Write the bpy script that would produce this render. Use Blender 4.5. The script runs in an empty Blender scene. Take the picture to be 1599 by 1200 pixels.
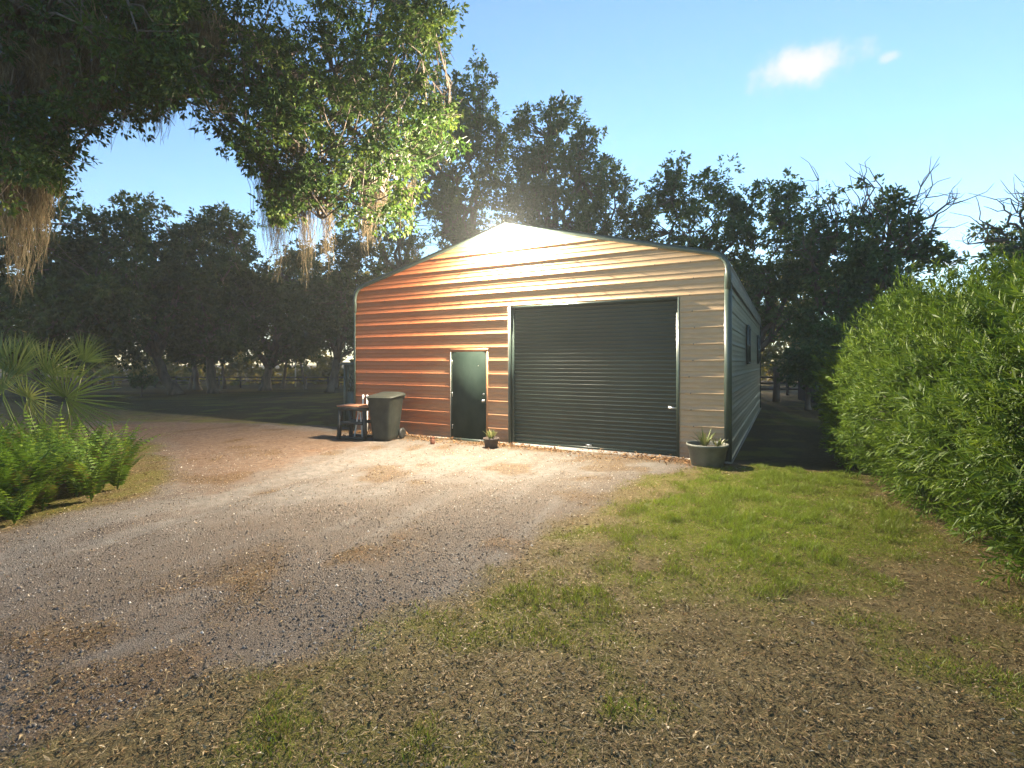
import bpy, math, random
import numpy as np
from mathutils import Vector, Matrix

random.seed(11)
rng = np.random.default_rng(11)
R = math.radians
scene = bpy.context.scene
COL = scene.collection

# ------------------------------------------------------------------ camera
CAM_Z = 1.80
FPX = 793.0                       # focal length in photograph pixels
cam_d = bpy.data.cameras.new('camera')
cam = bpy.data.objects.new('camera', cam_d)
COL.objects.link(cam)
cam.location = (0, 0, CAM_Z)
cam.rotation_euler = (R(90), 0, 0)
cam_d.sensor_width = 36
cam_d.lens = 36 * FPX / 1599.0
cam_d.shift_y = -34 / 1599.0
cam_d.clip_start = 0.05
cam_d.clip_end = 3000
scene.camera = cam

# ------------------------------------------------------------------ sky, sun, exposure
SUN_AZ, SUN_EL = 21.0, 12.0        # degrees right of straight ahead, degrees above the horizon
SKY_STRENGTH = 0.112
world = bpy.data.worlds.new('World')
scene.world = world
world.use_nodes = True
wn, wl = world.node_tree.nodes, world.node_tree.links
wn.clear()
w_out = wn.new('ShaderNodeOutputWorld')
w_bg = wn.new('ShaderNodeBackground')
w_bg.inputs['Strength'].default_value = SKY_STRENGTH
sky = wn.new('ShaderNodeTexSky')
sky.sky_type = 'NISHITA'
sky.sun_disc = False
sky.sun_elevation = R(SUN_EL)
sky.sun_rotation = R(SUN_AZ)
sky.air_density = 1.0
sky.dust_density = 0.0
sky.ozone_density = 2.9
w_hs = wn.new('ShaderNodeHueSaturation')
w_hs.inputs['Saturation'].default_value = 1.0
w_hs.inputs['Value'].default_value = 1.0
wl.new(sky.outputs[0], w_hs.inputs['Color'])
w_tc = wn.new('ShaderNodeTexCoord')
col_socket = w_hs.outputs[0]


def cloud(prev, px, py, sx, sy, amount, colour, seed):
    """a small cloud in one direction of the sky"""
    c = Vector(((px - 800) / FPX, 1, (566 - py) / FPX)).normalized()
    right = Vector((c.y, -c.x, 0)).normalized()
    up = right.cross(c)
    no = wn.new('ShaderNodeTexNoise')
    no.inputs['Scale'].default_value = 26
    no.inputs['Detail'].default_value = 6
    no.inputs['Roughness'].default_value = 0.62
    mp = wn.new('ShaderNodeMapping')
    mp.inputs['Location'].default_value = (seed, seed * .3, 0)
    wl.new(w_tc.outputs['Generated'], mp.inputs['Vector'])
    wl.new(mp.outputs[0], no.inputs['Vector'])

    def dot(v, scale):
        n = wn.new('ShaderNodeVectorMath'); n.operation = 'DOT_PRODUCT'
        n.inputs[1].default_value = v
        wl.new(w_tc.outputs['Generated'], n.inputs[0])
        m = wn.new('ShaderNodeMath'); m.operation = 'MULTIPLY'
        m.inputs[1].default_value = 1 / scale
        wl.new(n.outputs['Value'], m.inputs[0])
        p = wn.new('ShaderNodeMath'); p.operation = 'POWER'
        a = wn.new('ShaderNodeMath'); a.operation = 'ABSOLUTE'
        wl.new(m.outputs[0], a.inputs[0])
        wl.new(a.outputs[0], p.inputs[0]); p.inputs[1].default_value = 2
        return p.outputs[0]
    ad = wn.new('ShaderNodeMath'); ad.operation = 'ADD'
    wl.new(dot(right, sx), ad.inputs[0]); wl.new(dot(up, sy), ad.inputs[1])
    sq = wn.new('ShaderNodeMath'); sq.operation = 'SQRT'
    wl.new(ad.outputs[0], sq.inputs[0])
    nm = wn.new('ShaderNodeMath'); nm.operation = 'MULTIPLY_ADD'
    nm.inputs[1].default_value = 1.7; nm.inputs[2].default_value = -.8
    wl.new(no.outputs['Fac'], nm.inputs[0])
    sb = wn.new('ShaderNodeMath'); sb.operation = 'SUBTRACT'
    wl.new(sq.outputs[0], sb.inputs[0]); wl.new(nm.outputs[0], sb.inputs[1])
    mr = wn.new('ShaderNodeMapRange'); mr.interpolation_type = 'SMOOTHSTEP'
    mr.inputs['From Min'].default_value = 1.1; mr.inputs['From Max'].default_value = 0.1
    mr.inputs['To Min'].default_value = 0; mr.inputs['To Max'].default_value = amount
    wl.new(sb.outputs[0], mr.inputs['Value'])
    mx = wn.new('ShaderNodeMix'); mx.data_type = 'RGBA'
    wl.new(mr.outputs[0], mx.inputs['Factor'])
    wl.new(prev, mx.inputs['A'])
    mx.inputs['B'].default_value = (*colour, 1)
    return mx.outputs['Result']


CLOUD_LEVEL = 3.2
for args in ((1256, 102, .078, .034, .9, (1.0, .95, 1.0), 1.7), (1388, 90, .015, .009, .55, (.95, .93, 1.0), 4.1),
             (1485, 411, .022, .006, .8, (.62, .62, .70), 2.4)):
    c = tuple(CLOUD_LEVEL * k for k in args[5])
    col_socket = cloud(col_socket, *args[:5], c, args[6])
wl.new(col_socket, w_bg.inputs['Color'])
wl.new(w_bg.outputs[0], w_out.inputs['Surface'])

sun_d = bpy.data.lights.new('sun', 'SUN')
sun_d.energy = 2.8
sun_d.angle = R(3.0)
sun_d.color = (1.0, .72, .38)
sun = bpy.data.objects.new('sun', sun_d)
COL.objects.link(sun)
sd = Vector((math.sin(R(SUN_AZ)) * math.cos(R(SUN_EL)), math.cos(R(SUN_AZ)) * math.cos(R(SUN_EL)), math.sin(R(SUN_EL))))
sun.rotation_euler = sd.to_track_quat('Z', 'Y').to_euler()

vs = scene.view_settings
vs.view_transform = 'Standard'
vs.look = 'None'
vs.exposure = 1.6
vs.gamma = 1.0
vs.use_curve_mapping = False
scene.cycles.max_bounces = 3
scene.cycles.diffuse_bounces = 2
scene.cycles.glossy_bounces = 2
scene.cycles.volume_bounces = 0
scene.cycles.transmission_bounces = 2
scene.cycles.sample_clamp_indirect = 6.0
scene.cycles.use_adaptive_sampling = True
scene.cycles.adaptive_threshold = 0.03

LAMP_POWER = 1480.0
HAZE = 0.0012


# ------------------------------------------------------------------ helpers
def world_pt(px, py, Y):
    return np.array([(px - 800) / FPX * Y, Y, CAM_Z - (py - 566) / FPX * Y])


def G(px, py):
    """photograph pixel to flat ground point"""
    Y = CAM_Z * FPX / (py - 566)
    return ((px - 800) / FPX * Y, Y)


def _hash(ix, iy, seed):
    n = (ix.astype(np.int64) * 374761393 + iy.astype(np.int64) * 668265263 + seed * 1442695041) & 0x7fffffff
    n = ((n ^ (n >> 13)) * 1274126177) & 0x7fffffff
    n = (n ^ (n >> 16)) & 0xffff
    return n / 65535.0


def vnoise(x, y, seed=0):
    x = np.asarray(x, float); y = np.asarray(y, float)
    ix = np.floor(x).astype(np.int64); iy = np.floor(y).astype(np.int64)
    fx = x - ix; fy = y - iy
    fx = fx * fx * (3 - 2 * fx); fy = fy * fy * (3 - 2 * fy)
    a = _hash(ix, iy, seed); b = _hash(ix + 1, iy, seed)
    c = _hash(ix, iy + 1, seed); d = _hash(ix + 1, iy + 1, seed)
    return (a * (1 - fx) + b * fx) * (1 - fy) + (c * (1 - fx) + d * fx) * fy


def fbm(x, y, seed=0, octaves=4):
    s = 0; a = .5; t = 0
    for k in range(octaves):
        s = s + a * vnoise(x * 2 ** k, y * 2 ** k, seed + k * 17); t += a; a *= .5
    return s / t


def sstep(a, b, x):
    t = np.clip((x - a) / (b - a), 0, 1)
    return t * t * (3 - 2 * t)


def sdist(poly, x, y):
    """signed distance to a polygon, positive inside"""
    x = np.asarray(x, float); y = np.asarray(y, float)
    d = np.full(x.shape, 1e9); inside = np.zeros(x.shape, bool)
    n = len(poly)
    for i in range(n):
        x0, y0 = poly[i]; x1, y1 = poly[(i + 1) % n]
        ex, ey = x1 - x0, y1 - y0
        t = np.clip(((x - x0) * ex + (y - y0) * ey) / (ex * ex + ey * ey + 1e-9), 0, 1)
        d = np.minimum(d, np.hypot(x - x0 - t * ex, y - y0 - t * ey))
        cond = ((y0 <= y) & (y1 > y)) | ((y1 <= y) & (y0 > y))
        with np.errstate(divide='ignore', invalid='ignore'):
            xi = x0 + (y - y0) * ex / (ey if abs(ey) > 1e-9 else 1e-9)
        inside ^= cond & (x < xi)
    return np.where(inside, d, -d)


def linedist(pts, x, y):
    d = np.full(np.shape(x), 1e9)
    for (x0, y0), (x1, y1) in zip(pts[:-1], pts[1:]):
        ex, ey = x1 - x0, y1 - y0
        t = np.clip(((x - x0) * ex + (y - y0) * ey) / (ex * ex + ey * ey), 0, 1)
        d = np.minimum(d, np.hypot(x - x0 - t * ex, y - y0 - t * ey))
    return d


def norm(a):
    return a / (np.linalg.norm(a, axis=-1, keepdims=True) + 1e-9)


def rdirs(n):
    return norm(rng.normal(size=(n, 3)))


class MB:
    """collects vertices, quads, triangles and a tone per vertex; build() links them as one mesh object"""
    def __init__(self):
        self.V = []; self.Q = []; self.T = []; self.A = []; self.n = 0

    def add(self, V, Q=None, T=None, tone=0.5):
        V = np.asarray(V, float).reshape(-1, 3)
        if Q is not None and len(Q): self.Q.append(np.asarray(Q, np.int64).reshape(-1, 4) + self.n)
        if T is not None and len(T): self.T.append(np.asarray(T, np.int64).reshape(-1, 3) + self.n)
        self.V.append(V)
        self.A.append(np.broadcast_to(np.asarray(tone, float), (len(V),)).copy())
        self.n += len(V)

    def box(self, x0, x1, y0, y1, z0, z1, tone=.5):
        V = [(x0, y0, z0), (x1, y0, z0), (x1, y1, z0), (x0, y1, z0), (x0, y0, z1), (x1, y0, z1), (x1, y1, z1), (x0, y1, z1)]
        self.add(V, [(0, 3, 2, 1), (4, 5, 6, 7), (0, 1, 5, 4), (1, 2, 6, 5), (2, 3, 7, 6), (3, 0, 4, 7)], tone=tone)

    def bar(self, a, b, w, h=None, up=(0, 0, 1), tone=.5):
        """rectangular bar from a to b"""
        a = np.array(a, float); b = np.array(b, float); h = h or w
        d = norm(b - a); s = np.cross(d, np.array(up, float))
        if np.linalg.norm(s) < 1e-4: s = np.cross(d, np.array((1, 0, 0.)))
        s = norm(s); u = np.cross(s, d)
        V = [p + s * i * w / 2 + u * j * h / 2 for p in (a, b) for i, j in ((-1, -1), (1, -1), (1, 1), (-1, 1))]
        self.add(V, [(0, 1, 2, 3), (7, 6, 5, 4), (0, 4, 5, 1), (1, 5, 6, 2), (2, 6, 7, 3), (3, 7, 4, 0)], tone=tone)

    def tube(self, P, rad, sides=6, tone=.5, cap=True):
        P = np.asarray(P, float); n = len(P)
        rad = np.broadcast_to(np.asarray(rad, float), (n,))
        T = np.gradient(P, axis=0); T = norm(T)
        ref = np.array((0, 0, 1.)) if abs(T[:, 2]).mean() < .8 else np.array((1., 0, 0))
        S = norm(np.cross(T, ref)); U = np.cross(S, T)
        a = np.linspace(0, 2 * np.pi, sides, endpoint=False)
        V = P[:, None] + rad[:, None, None] * (S[:, None] * np.cos(a)[None, :, None] + U[:, None] * np.sin(a)[None, :, None])
        i = np.arange(n - 1)[:, None] * sides; j = np.arange(sides)[None]; k = (j + 1) % sides
        Q = np.stack([i + j, i + k, i + sides + k, i + sides + j], -1).reshape(-1, 4)
        Tt = []
        if cap:
            for f in range(1, sides - 1):
                Tt.append((0, f + 1, f)); o = (n - 1) * sides; Tt.append((o, o + f, o + f + 1))
        self.add(V.reshape(-1, 3), Q, Tt, tone)

    def lathe(self, prof, cx=0, cy=0, seg=24, tone=.5, sx=1, sy=1):
        prof = np.asarray(prof, float); n = len(prof)
        a = np.linspace(0, 2 * np.pi, seg, endpoint=False)
        V = np.stack([cx + prof[:, 0, None] * np.cos(a) * sx, cy + prof[:, 0, None] * np.sin(a) * sy,
                      np.broadcast_to(prof[:, 1, None], (n, seg))], -1).reshape(-1, 3)
        i = np.arange(n - 1)[:, None] * seg; j = np.arange(seg)[None]; k = (j + 1) % seg
        Q = np.stack([i + j, i + k, i + seg + k, i + seg + j], -1).reshape(-1, 4)
        self.add(V, Q, None, tone)

    def leaves(self, P, D, N, L, W, tone, bend=0.0, fold=0.0):
        """one four-cornered leaf for each row"""
        n = len(P)
        D = norm(D); S = norm(np.cross(D, N)); U = np.cross(S, D)
        L = np.broadcast_to(np.asarray(L, float), (n,))[:, None]; W = np.broadcast_to(np.asarray(W, float), (n,))[:, None]
        b = np.broadcast_to(np.asarray(bend, float), (n,))[:, None]
        m = P + D * L * .45 + U * fold * W
        V = np.stack([P, m + S * W * .5, P + D * L - U * L * b, m - S * W * .5], 1).reshape(-1, 3)
        Q = np.arange(4 * n).reshape(n, 4)
        self.add(V, Q, None, np.repeat(np.broadcast_to(np.asarray(tone, float), (n,)), 4))

    def mesh(self, name, smooth=False):
        me = bpy.data.meshes.new(name)
        V = np.concatenate(self.V)
        Q = np.concatenate(self.Q) if self.Q else np.zeros((0, 4), np.int64)
        T = np.concatenate(self.T) if self.T else np.zeros((0, 3), np.int64)
        me.vertices.add(len(V)); me.vertices.foreach_set('co', V.astype(np.float32).ravel())
        lp = np.concatenate([Q.ravel(), T.ravel()]).astype(np.int32)
        me.loops.add(len(lp)); me.loops.foreach_set('vertex_index', lp)
        me.polygons.add(len(Q) + len(T))
        st = np.concatenate([np.arange(len(Q)) * 4, len(Q) * 4 + np.arange(len(T)) * 3]).astype(np.int32)
        me.polygons.foreach_set('loop_start', st)
        me.update(calc_edges=True)
        at = me.attributes.new('tone', 'FLOAT', 'POINT')
        at.data.foreach_set('value', np.concatenate(self.A).astype(np.float32))
        if smooth: me.polygons.foreach_set('use_smooth', np.ones(len(me.polygons), bool))
        return me

    def build(self, name, material, parent=None, smooth=False, loc=None):
        me = self.mesh(name, smooth)
        me.materials.append(material)
        o = bpy.data.objects.new(name, me)
        COL.objects.link(o)
        if parent is not None: o.parent = parent
        if loc is not None: o.location = loc
        return o


def tag(o, label=None, cat=None, group=None, kind=None):
    if label: o['label'] = label
    if cat: o['category'] = cat
    if group: o['group'] = group
    if kind: o['kind'] = kind
    return o


def thing(name, loc, label, cat, group=None, rz=0.0):
    o = bpy.data.objects.new(name, None)
    o.empty_display_size = .2
    COL.objects.link(o)
    o.location = loc; o.rotation_euler = (0, 0, rz)
    return tag(o, label, cat, group)


# ------------------------------------------------------------------ materials
def material(name, colour=(.5, .5, .5), rough=.6, spec=.4, metallic=0.0):
    m = bpy.data.materials.new(name); m.use_nodes = True
    b = m.node_tree.nodes['Principled BSDF']
    b.inputs['Base Color'].default_value = (*colour, 1)
    b.inputs['Roughness'].default_value = rough
    b.inputs['Specular IOR Level'].default_value = spec
    b.inputs['Metallic'].default_value = metallic
    return m


def nodes(m):
    return m.node_tree.nodes, m.node_tree.links, m.node_tree.nodes['Principled BSDF']


def ramp(nt, stops):
    r = nt.nodes.new('ShaderNodeValToRGB')
    e = r.color_ramp.elements
    while len(e) < len(stops): e.new(.5)
    for el, (p, c) in zip(e, stops):
        el.position = p; el.color = (*c, 1)
    return r


def tone_material(name, stops, rough=.55, spec=.3, translucent=0.0):
    """colour looked up from each leaf's or stone's own tone"""
    m = material(name, rough=rough, spec=spec)
    n, l, b = nodes(m)
    a = n.new('ShaderNodeAttribute'); a.attribute_name = 'tone'
    r = ramp(m.node_tree, stops)
    l.new(a.outputs['Fac'], r.inputs[0])
    l.new(r.outputs[0], b.inputs['Base Color'])
    if translucent:
        t = n.new('ShaderNodeBsdfTranslucent')
        mx = n.new('ShaderNodeMixShader'); mx.inputs[0].default_value = translucent
        l.new(r.outputs[0], t.inputs['Color'])
        l.new(b.outputs[0], mx.inputs[1]); l.new(t.outputs[0], mx.inputs[2])
        l.new(mx.outputs[0], n['Material Output'].inputs['Surface'])
    return m


def noisy(m, c0, c1, scale=8, detail=5, bump=0.0, stretch=(1, 1, 1), coords='Object', bscale=None):
    n, l, b = nodes(m)
    tc = n.new('ShaderNodeTexCoord'); mp = n.new('ShaderNodeMapping')
    mp.inputs['Scale'].default_value = stretch
    l.new(tc.outputs[coords], mp.inputs[0])
    no = n.new('ShaderNodeTexNoise'); no.inputs['Scale'].default_value = scale; no.inputs['Detail'].default_value = detail
    l.new(mp.outputs[0], no.inputs['Vector'])
    r = ramp(m.node_tree, [(.3, c0), (.7, c1)])
    l.new(no.outputs['Fac'], r.inputs[0]); l.new(r.outputs[0], b.inputs['Base Color'])
    if bump:
        n2 = no
        if bscale:
            n2 = n.new('ShaderNodeTexNoise'); n2.inputs['Scale'].default_value = bscale; n2.inputs['Detail'].default_value = 4
            l.new(mp.outputs[0], n2.inputs['Vector'])
        bp = n.new('ShaderNodeBump'); bp.inputs['Strength'].default_value = bump; bp.inputs['Distance'].default_value = .02
        l.new(n2.outputs['Fac'], bp.inputs['Height']); l.new(bp.outputs[0], b.inputs['Normal'])
    return m


M = {}
# front cladding: terracotta paint, light's shift to tan on the right put into colour
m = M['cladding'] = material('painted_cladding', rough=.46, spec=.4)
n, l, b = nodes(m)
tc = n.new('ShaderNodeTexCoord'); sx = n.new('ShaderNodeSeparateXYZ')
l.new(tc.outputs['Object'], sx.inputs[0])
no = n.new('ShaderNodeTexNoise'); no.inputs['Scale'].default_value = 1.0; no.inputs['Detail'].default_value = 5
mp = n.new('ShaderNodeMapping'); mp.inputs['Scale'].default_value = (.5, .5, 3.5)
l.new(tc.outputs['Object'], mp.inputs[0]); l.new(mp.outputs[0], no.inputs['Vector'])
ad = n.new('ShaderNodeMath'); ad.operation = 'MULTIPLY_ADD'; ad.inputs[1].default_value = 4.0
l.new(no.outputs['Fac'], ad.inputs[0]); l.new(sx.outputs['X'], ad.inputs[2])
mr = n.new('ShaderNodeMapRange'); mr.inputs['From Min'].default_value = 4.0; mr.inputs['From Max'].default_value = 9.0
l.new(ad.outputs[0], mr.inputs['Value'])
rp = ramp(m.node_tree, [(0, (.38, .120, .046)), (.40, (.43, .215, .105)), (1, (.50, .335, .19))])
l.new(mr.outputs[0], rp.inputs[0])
hue = n.new('ShaderNodeTexNoise'); hue.inputs['Scale'].default_value = 9; hue.inputs['Detail'].default_value = 6
l.new(mp.outputs[0], hue.inputs['Vector'])
mm = n.new('ShaderNodeMix'); mm.data_type = 'RGBA'; mm.blend_type = 'MULTIPLY'; mm.inputs['Factor'].default_value = .35
hr = ramp(m.node_tree, [(.3, (.6, .55, .5)), (.7, (1, 1, 1))]); l.new(hue.outputs['Fac'], hr.inputs[0])
l.new(rp.outputs[0], mm.inputs['A']); l.new(hr.outputs[0], mm.inputs['B'])
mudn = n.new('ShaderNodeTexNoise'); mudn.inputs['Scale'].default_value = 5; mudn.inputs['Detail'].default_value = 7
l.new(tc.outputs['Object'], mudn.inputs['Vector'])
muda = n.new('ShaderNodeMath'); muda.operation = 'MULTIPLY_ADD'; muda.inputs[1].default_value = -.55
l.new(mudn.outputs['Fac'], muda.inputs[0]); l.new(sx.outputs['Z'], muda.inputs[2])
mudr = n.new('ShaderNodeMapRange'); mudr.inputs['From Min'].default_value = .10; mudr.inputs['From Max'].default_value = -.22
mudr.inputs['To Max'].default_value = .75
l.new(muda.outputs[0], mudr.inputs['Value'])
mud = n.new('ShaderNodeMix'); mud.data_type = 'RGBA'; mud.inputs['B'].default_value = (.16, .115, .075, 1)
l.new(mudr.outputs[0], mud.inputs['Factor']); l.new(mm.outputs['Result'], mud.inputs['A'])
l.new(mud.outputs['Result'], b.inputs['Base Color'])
w = n.new('ShaderNodeTexNoise'); w.inputs['Scale'].default_value = 1.6; w.inputs['Detail'].default_value = 2
mp2 = n.new('ShaderNodeMapping'); mp2.inputs['Scale'].default_value = (.5, .5, 2.2)
l.new(tc.outputs['Object'], mp2.inputs[0]); l.new(mp2.outputs[0], w.inputs['Vector'])
bp = n.new('ShaderNodeBump'); bp.inputs['Strength'].default_value = .12; bp.inputs['Distance'].default_value = .03
l.new(w.outputs['Fac'], bp.inputs['Height']); l.new(bp.outputs[0], b.inputs['Normal'])

M['side'] = noisy(material('skylit_side_cladding', rough=.3, spec=.6), (.16, .165, .105), (.24, .245, .165), 2.0, 6, .08, (1, .25, 2), bscale=1.5)  # tan cladding greyed: sky light and hedge reflections put into the colour
M['roof'] = noisy(material('roof_sheet', rough=.35, spec=.5), (.09, .10, .08), (.15, .16, .13), 2.5, 5)
M['trim'] = noisy(material('dark_green_trim', rough=.38, spec=.5), (.035, .055, .045), (.055, .075, .06), 6, 5)
M['door'] = noisy(material('dark_green_door', rough=.85, spec=.03), (.014, .025, .020), (.026, .040, .033), 3, 6, .05, (1, 1, .6), bscale=60)
M['rollup'] = noisy(material('dark_green_slat', rough=.34, spec=.5), (.014, .026, .020), (.024, .040, .031), 4, 6, .04, (.4, 1, 2), bscale=8)
M['pale_trim'] = noisy(material('pale_trim', rough=.4, spec=.5), (.20, .19, .155), (.32, .30, .26), 9, 4)
M['steel'] = material('brushed_steel', (.62, .61, .58), .28, .5, 1.0)
M['concrete'] = noisy(material('concrete', rough=.85), (.24, .22, .20), (.36, .34, .31), 14, 8, .3)
M['glass'] = material('dark_glass', (.012, .016, .018), .06, .6)
M['screw'] = material('dark_screw', (.05, .05, .045), .5)
M['bin'] = noisy(material('bin_plastic', rough=.5, spec=.35), (.014, .018, .015), (.036, .040, .031), 5, 7, .06, bscale=70)
M['black'] = noisy(material('black_resin', rough=.5), (.018, .020, .019), (.032, .034, .032), 9, 5)
M['wood_red'] = noisy(material('red_brown_board', rough=.65), (.20, .085, .045), (.33, .16, .09), 6, 7, .15, (1, 8, 1))
M['pvc'] = material('white_pvc', (.72, .71, .67), .4)
M['rust'] = noisy(material('rusty_iron', rough=.85), (.07, .025, .015), (.16, .06, .03), 30, 6, .3)
M['pot_grey'] = noisy(material('grey_green_tub', rough=.6), (.10, .105, .085), (.16, .16, .13), 7, 6, .08, bscale=40)
M['pot_dark'] = noisy(material('dark_clay_pot', rough=.7), (.055, .040, .032), (.095, .070, .055), 12, 6, .1)
M['soil'] = noisy(material('potting_soil', rough=.95), (.025, .018, .012), (.06, .045, .03), 40, 6, .5)
M['fence'] = noisy(material('dark_fence_wood', rough=.8), (.035, .028, .022), (.07, .055, .042), 12, 6, .2, (1, 1, .2))
M['pale_post'] = noisy(material('pale_post', rough=.7), (.42, .38, .26), (.6, .55, .42), 10, 5)
M['bark'] = noisy(material('oak_bark', rough=.9), (.055, .042, .032), (.17, .14, .11), 7, 9, .9, (1, 1, .35), bscale=14)
M['bark_far'] = noisy(material('tree_bark', rough=.9), (.05, .038, .028), (.15, .12, .085), 4, 7, .6, (1, 1, .3))
M['leaf_oak'] = tone_material('oak_leaves', [(0, (.020, .045, .010)), (.5, (.050, .095, .018)), (1, (.125, .165, .026))], .55, .2, .36)
M['leaf_far'] = tone_material('tree_leaves', [(0, (.040, .080, .026)), (.6, (.088, .150, .046)), (1, (.145, .200, .058))], .6, .2, .45)
M['leaf_grove'] = tone_material('grove_leaves', [(0, (.030, .054, .015)), (.6, (.066, .104, .028)), (1, (.110, .150, .040))], .7, .12, .38)
M['leaf_warm'] = tone_material('sunlit_undergrowth', [(0, (.09, .10, .016)), (.6, (.19, .18, .028)), (1, (.30, .25, .05))], .6, .2, .55)  # yellow of the low sun put into the leaf colour
M['moss'] = tone_material('spanish_moss', [(0, (.10, .075, .045)), (.5, (.19, .155, .095)), (1, (.29, .26, .17))], .85, .1, .35)
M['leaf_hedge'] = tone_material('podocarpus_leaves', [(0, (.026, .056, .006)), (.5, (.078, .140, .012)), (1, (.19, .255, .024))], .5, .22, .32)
M['fern'] = tone_material('fern_fronds', [(0, (.10, .085, .018)), (.3, (.070, .125, .014)), (.7, (.12, .21, .018)), (1, (.22, .29, .03))], .5, .25, .4)
M['palm'] = tone_material('palmetto_fronds', [(0, (.045, .068, .014)), (.6, (.085, .125, .024)), (1, (.21, .23, .06))], .42, .35, .3)
M['aloe'] = tone_material('aloe_leaves', [(0, (.05, .08, .02)), (.5, (.13, .16, .04)), (1, (.30, .27, .10))], .4, .5, .1)
M['litter'] = tone_material('dry_leaves', [(0, (.050, .030, .014)), (.35, (.13, .082, .036)), (.7, (.26, .18, .085)), (.92, (.42, .32, .18)), (1, (.62, .53, .38))], .7, .15, .1)
M['drift'] = tone_material('rusty_dry_leaves', [(0, (.06, .025, .010)), (.4, (.17, .080, .030)), (.8, (.28, .16, .07)), (1, (.42, .30, .17))], .65, .2, .1)
M['straw'] = tone_material('dry_straw', [(0, (.055, .040, .016)), (.5, (.18, .135, .055)), (1, (.38, .29, .14))], .6, .3, .1)
M['grass'] = tone_material('grass_blades', [(0, (.17, .13, .035)), (.4, (.155, .185, .020)), (1, (.24, .32, .026))], .5, .35, .3)
M['gravel'] = tone_material('gravel_stones', [(0, (.060, .048, .038)), (.5, (.160, .132, .106)), (.85, (.26, .225, .185)), (1, (.52, .48, .42))], .85, .08)

# ------------------------------------------------------------------ ground
WALL_O = np.array([-4.10, 13.32]); WALL_A = R(-28.3)
WU = np.array([math.cos(WALL_A), math.sin(WALL_A)]); WN = np.array([-WU[1], WU[0]])   # along the front wall, into the building
BW, BL = 9.05, 12.2


def wall_xy(u, d):
    """point u metres along the front wall, d metres behind it"""
    p = WALL_O + WU * u + WN * d
    return p[0], p[1]


drive_poly = [G(*p) for p in ((1090, 733), (1010, 745), (950, 765), (900, 797), (850, 830), (760, 890), (690, 935), (640, 960),
              (560, 985), (470, 1015), (380, 1050), (250, 1110), (100, 1150), (-100, 1230))] + [(-4.5, 1.2), (-9, 1.0), (-9.5, 3.6)] + \
             [G(*p) for p in ((-160, 880), (0, 838), (130, 800), (262, 765), (272, 720), (235, 692), (120, 672))] + [(-12.8, 15.6), (-9, 15.1)] + \
             [wall_xy(-.3, .6), wall_xy(-.3, .1), wall_xy(9.3, .1)]
sand_poly = [G(*p) for p in ((120, 672), (235, 688), (275, 740), (255, 775), (120, 815), (0, 862), (-150, 905), (-150, 945), (60, 905), (190, 868), (330, 820), (470, 790),
             (600, 770), (700, 752), (860, 742), (1000, 738), (1080, 728), (900, 708), (700, 688), (560, 676), (300, 655))]
grass_poly = [G(*p) for p in ((1000, 800), (1050, 752), (1130, 731), (1200, 727), (1345, 742), (1400, 785), (1480, 835), (1500, 868), (1350, 880), (1240, 920), (1120, 905), (1030, 880), (985, 845))]
thin_poly = [G(*p) for p in ((1000, 790), (1150, 729), (1340, 742), (1480, 830), (1560, 930), (1420, 960), (1250, 1010), (1080, 960), (900, 990), (800, 920), (880, 880), (960, 850))]
track1 = [G(*p) for p in ((-120, 905), (0, 872), (180, 840), (330, 790), (480, 745), (640, 700))]
track2 = [G(*p) for p in ((-200, 1090), (0, 1000), (170, 950), (330, 905), (480, 868), (640, 800), (800, 745))]
middle = [G(*p) for p in ((-100, 1060), (0, 1020), (150, 985), (320, 935), (470, 880), (560, 850))]
dirt_poly = [G(*p) for p in ((120, 668), (235, 690), (275, 742), (330, 768), (420, 745), (500, 715), (580, 694), (540, 676), (300, 655))]
rust1 = [G(*p) for p in ((335, 716), (420, 722), (470, 708), (520, 700))]


def ground_z(x, y):
    x = np.asarray(x, float); y = np.asarray(y, float)
    far = np.clip(y - 20, 0, 40)
    z = -.025 * far * sstep(0, 6, far)
    near = sstep(40, 14, np.hypot(x, y))
    z = z + near * ((fbm(x * .7, y * .7, 3, 4) - .5) * .05 + (fbm(x * 5, y * 5, 9, 3) - .5) * .018)
    for t in (track1, track2):
        z = z - .040 * np.exp(-(linedist(t, x, y) / .22) ** 2)
    z = z + .012 * np.exp(-(linedist(middle, x, y) / .25) ** 2)
    lx = (x - WALL_O[0]) * WU[0] + (y - WALL_O[1]) * WU[1]; ly = (x - WALL_O[0]) * WN[0] + (y - WALL_O[1]) * WN[1]
    dd = np.maximum(np.maximum(-lx, lx - BW), np.maximum(-ly, ly - BL))
    return z * sstep(.0, .8, dd) if False else np.where(dd < .8, z * sstep(0, .8, np.maximum(dd, 0)), z)


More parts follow.
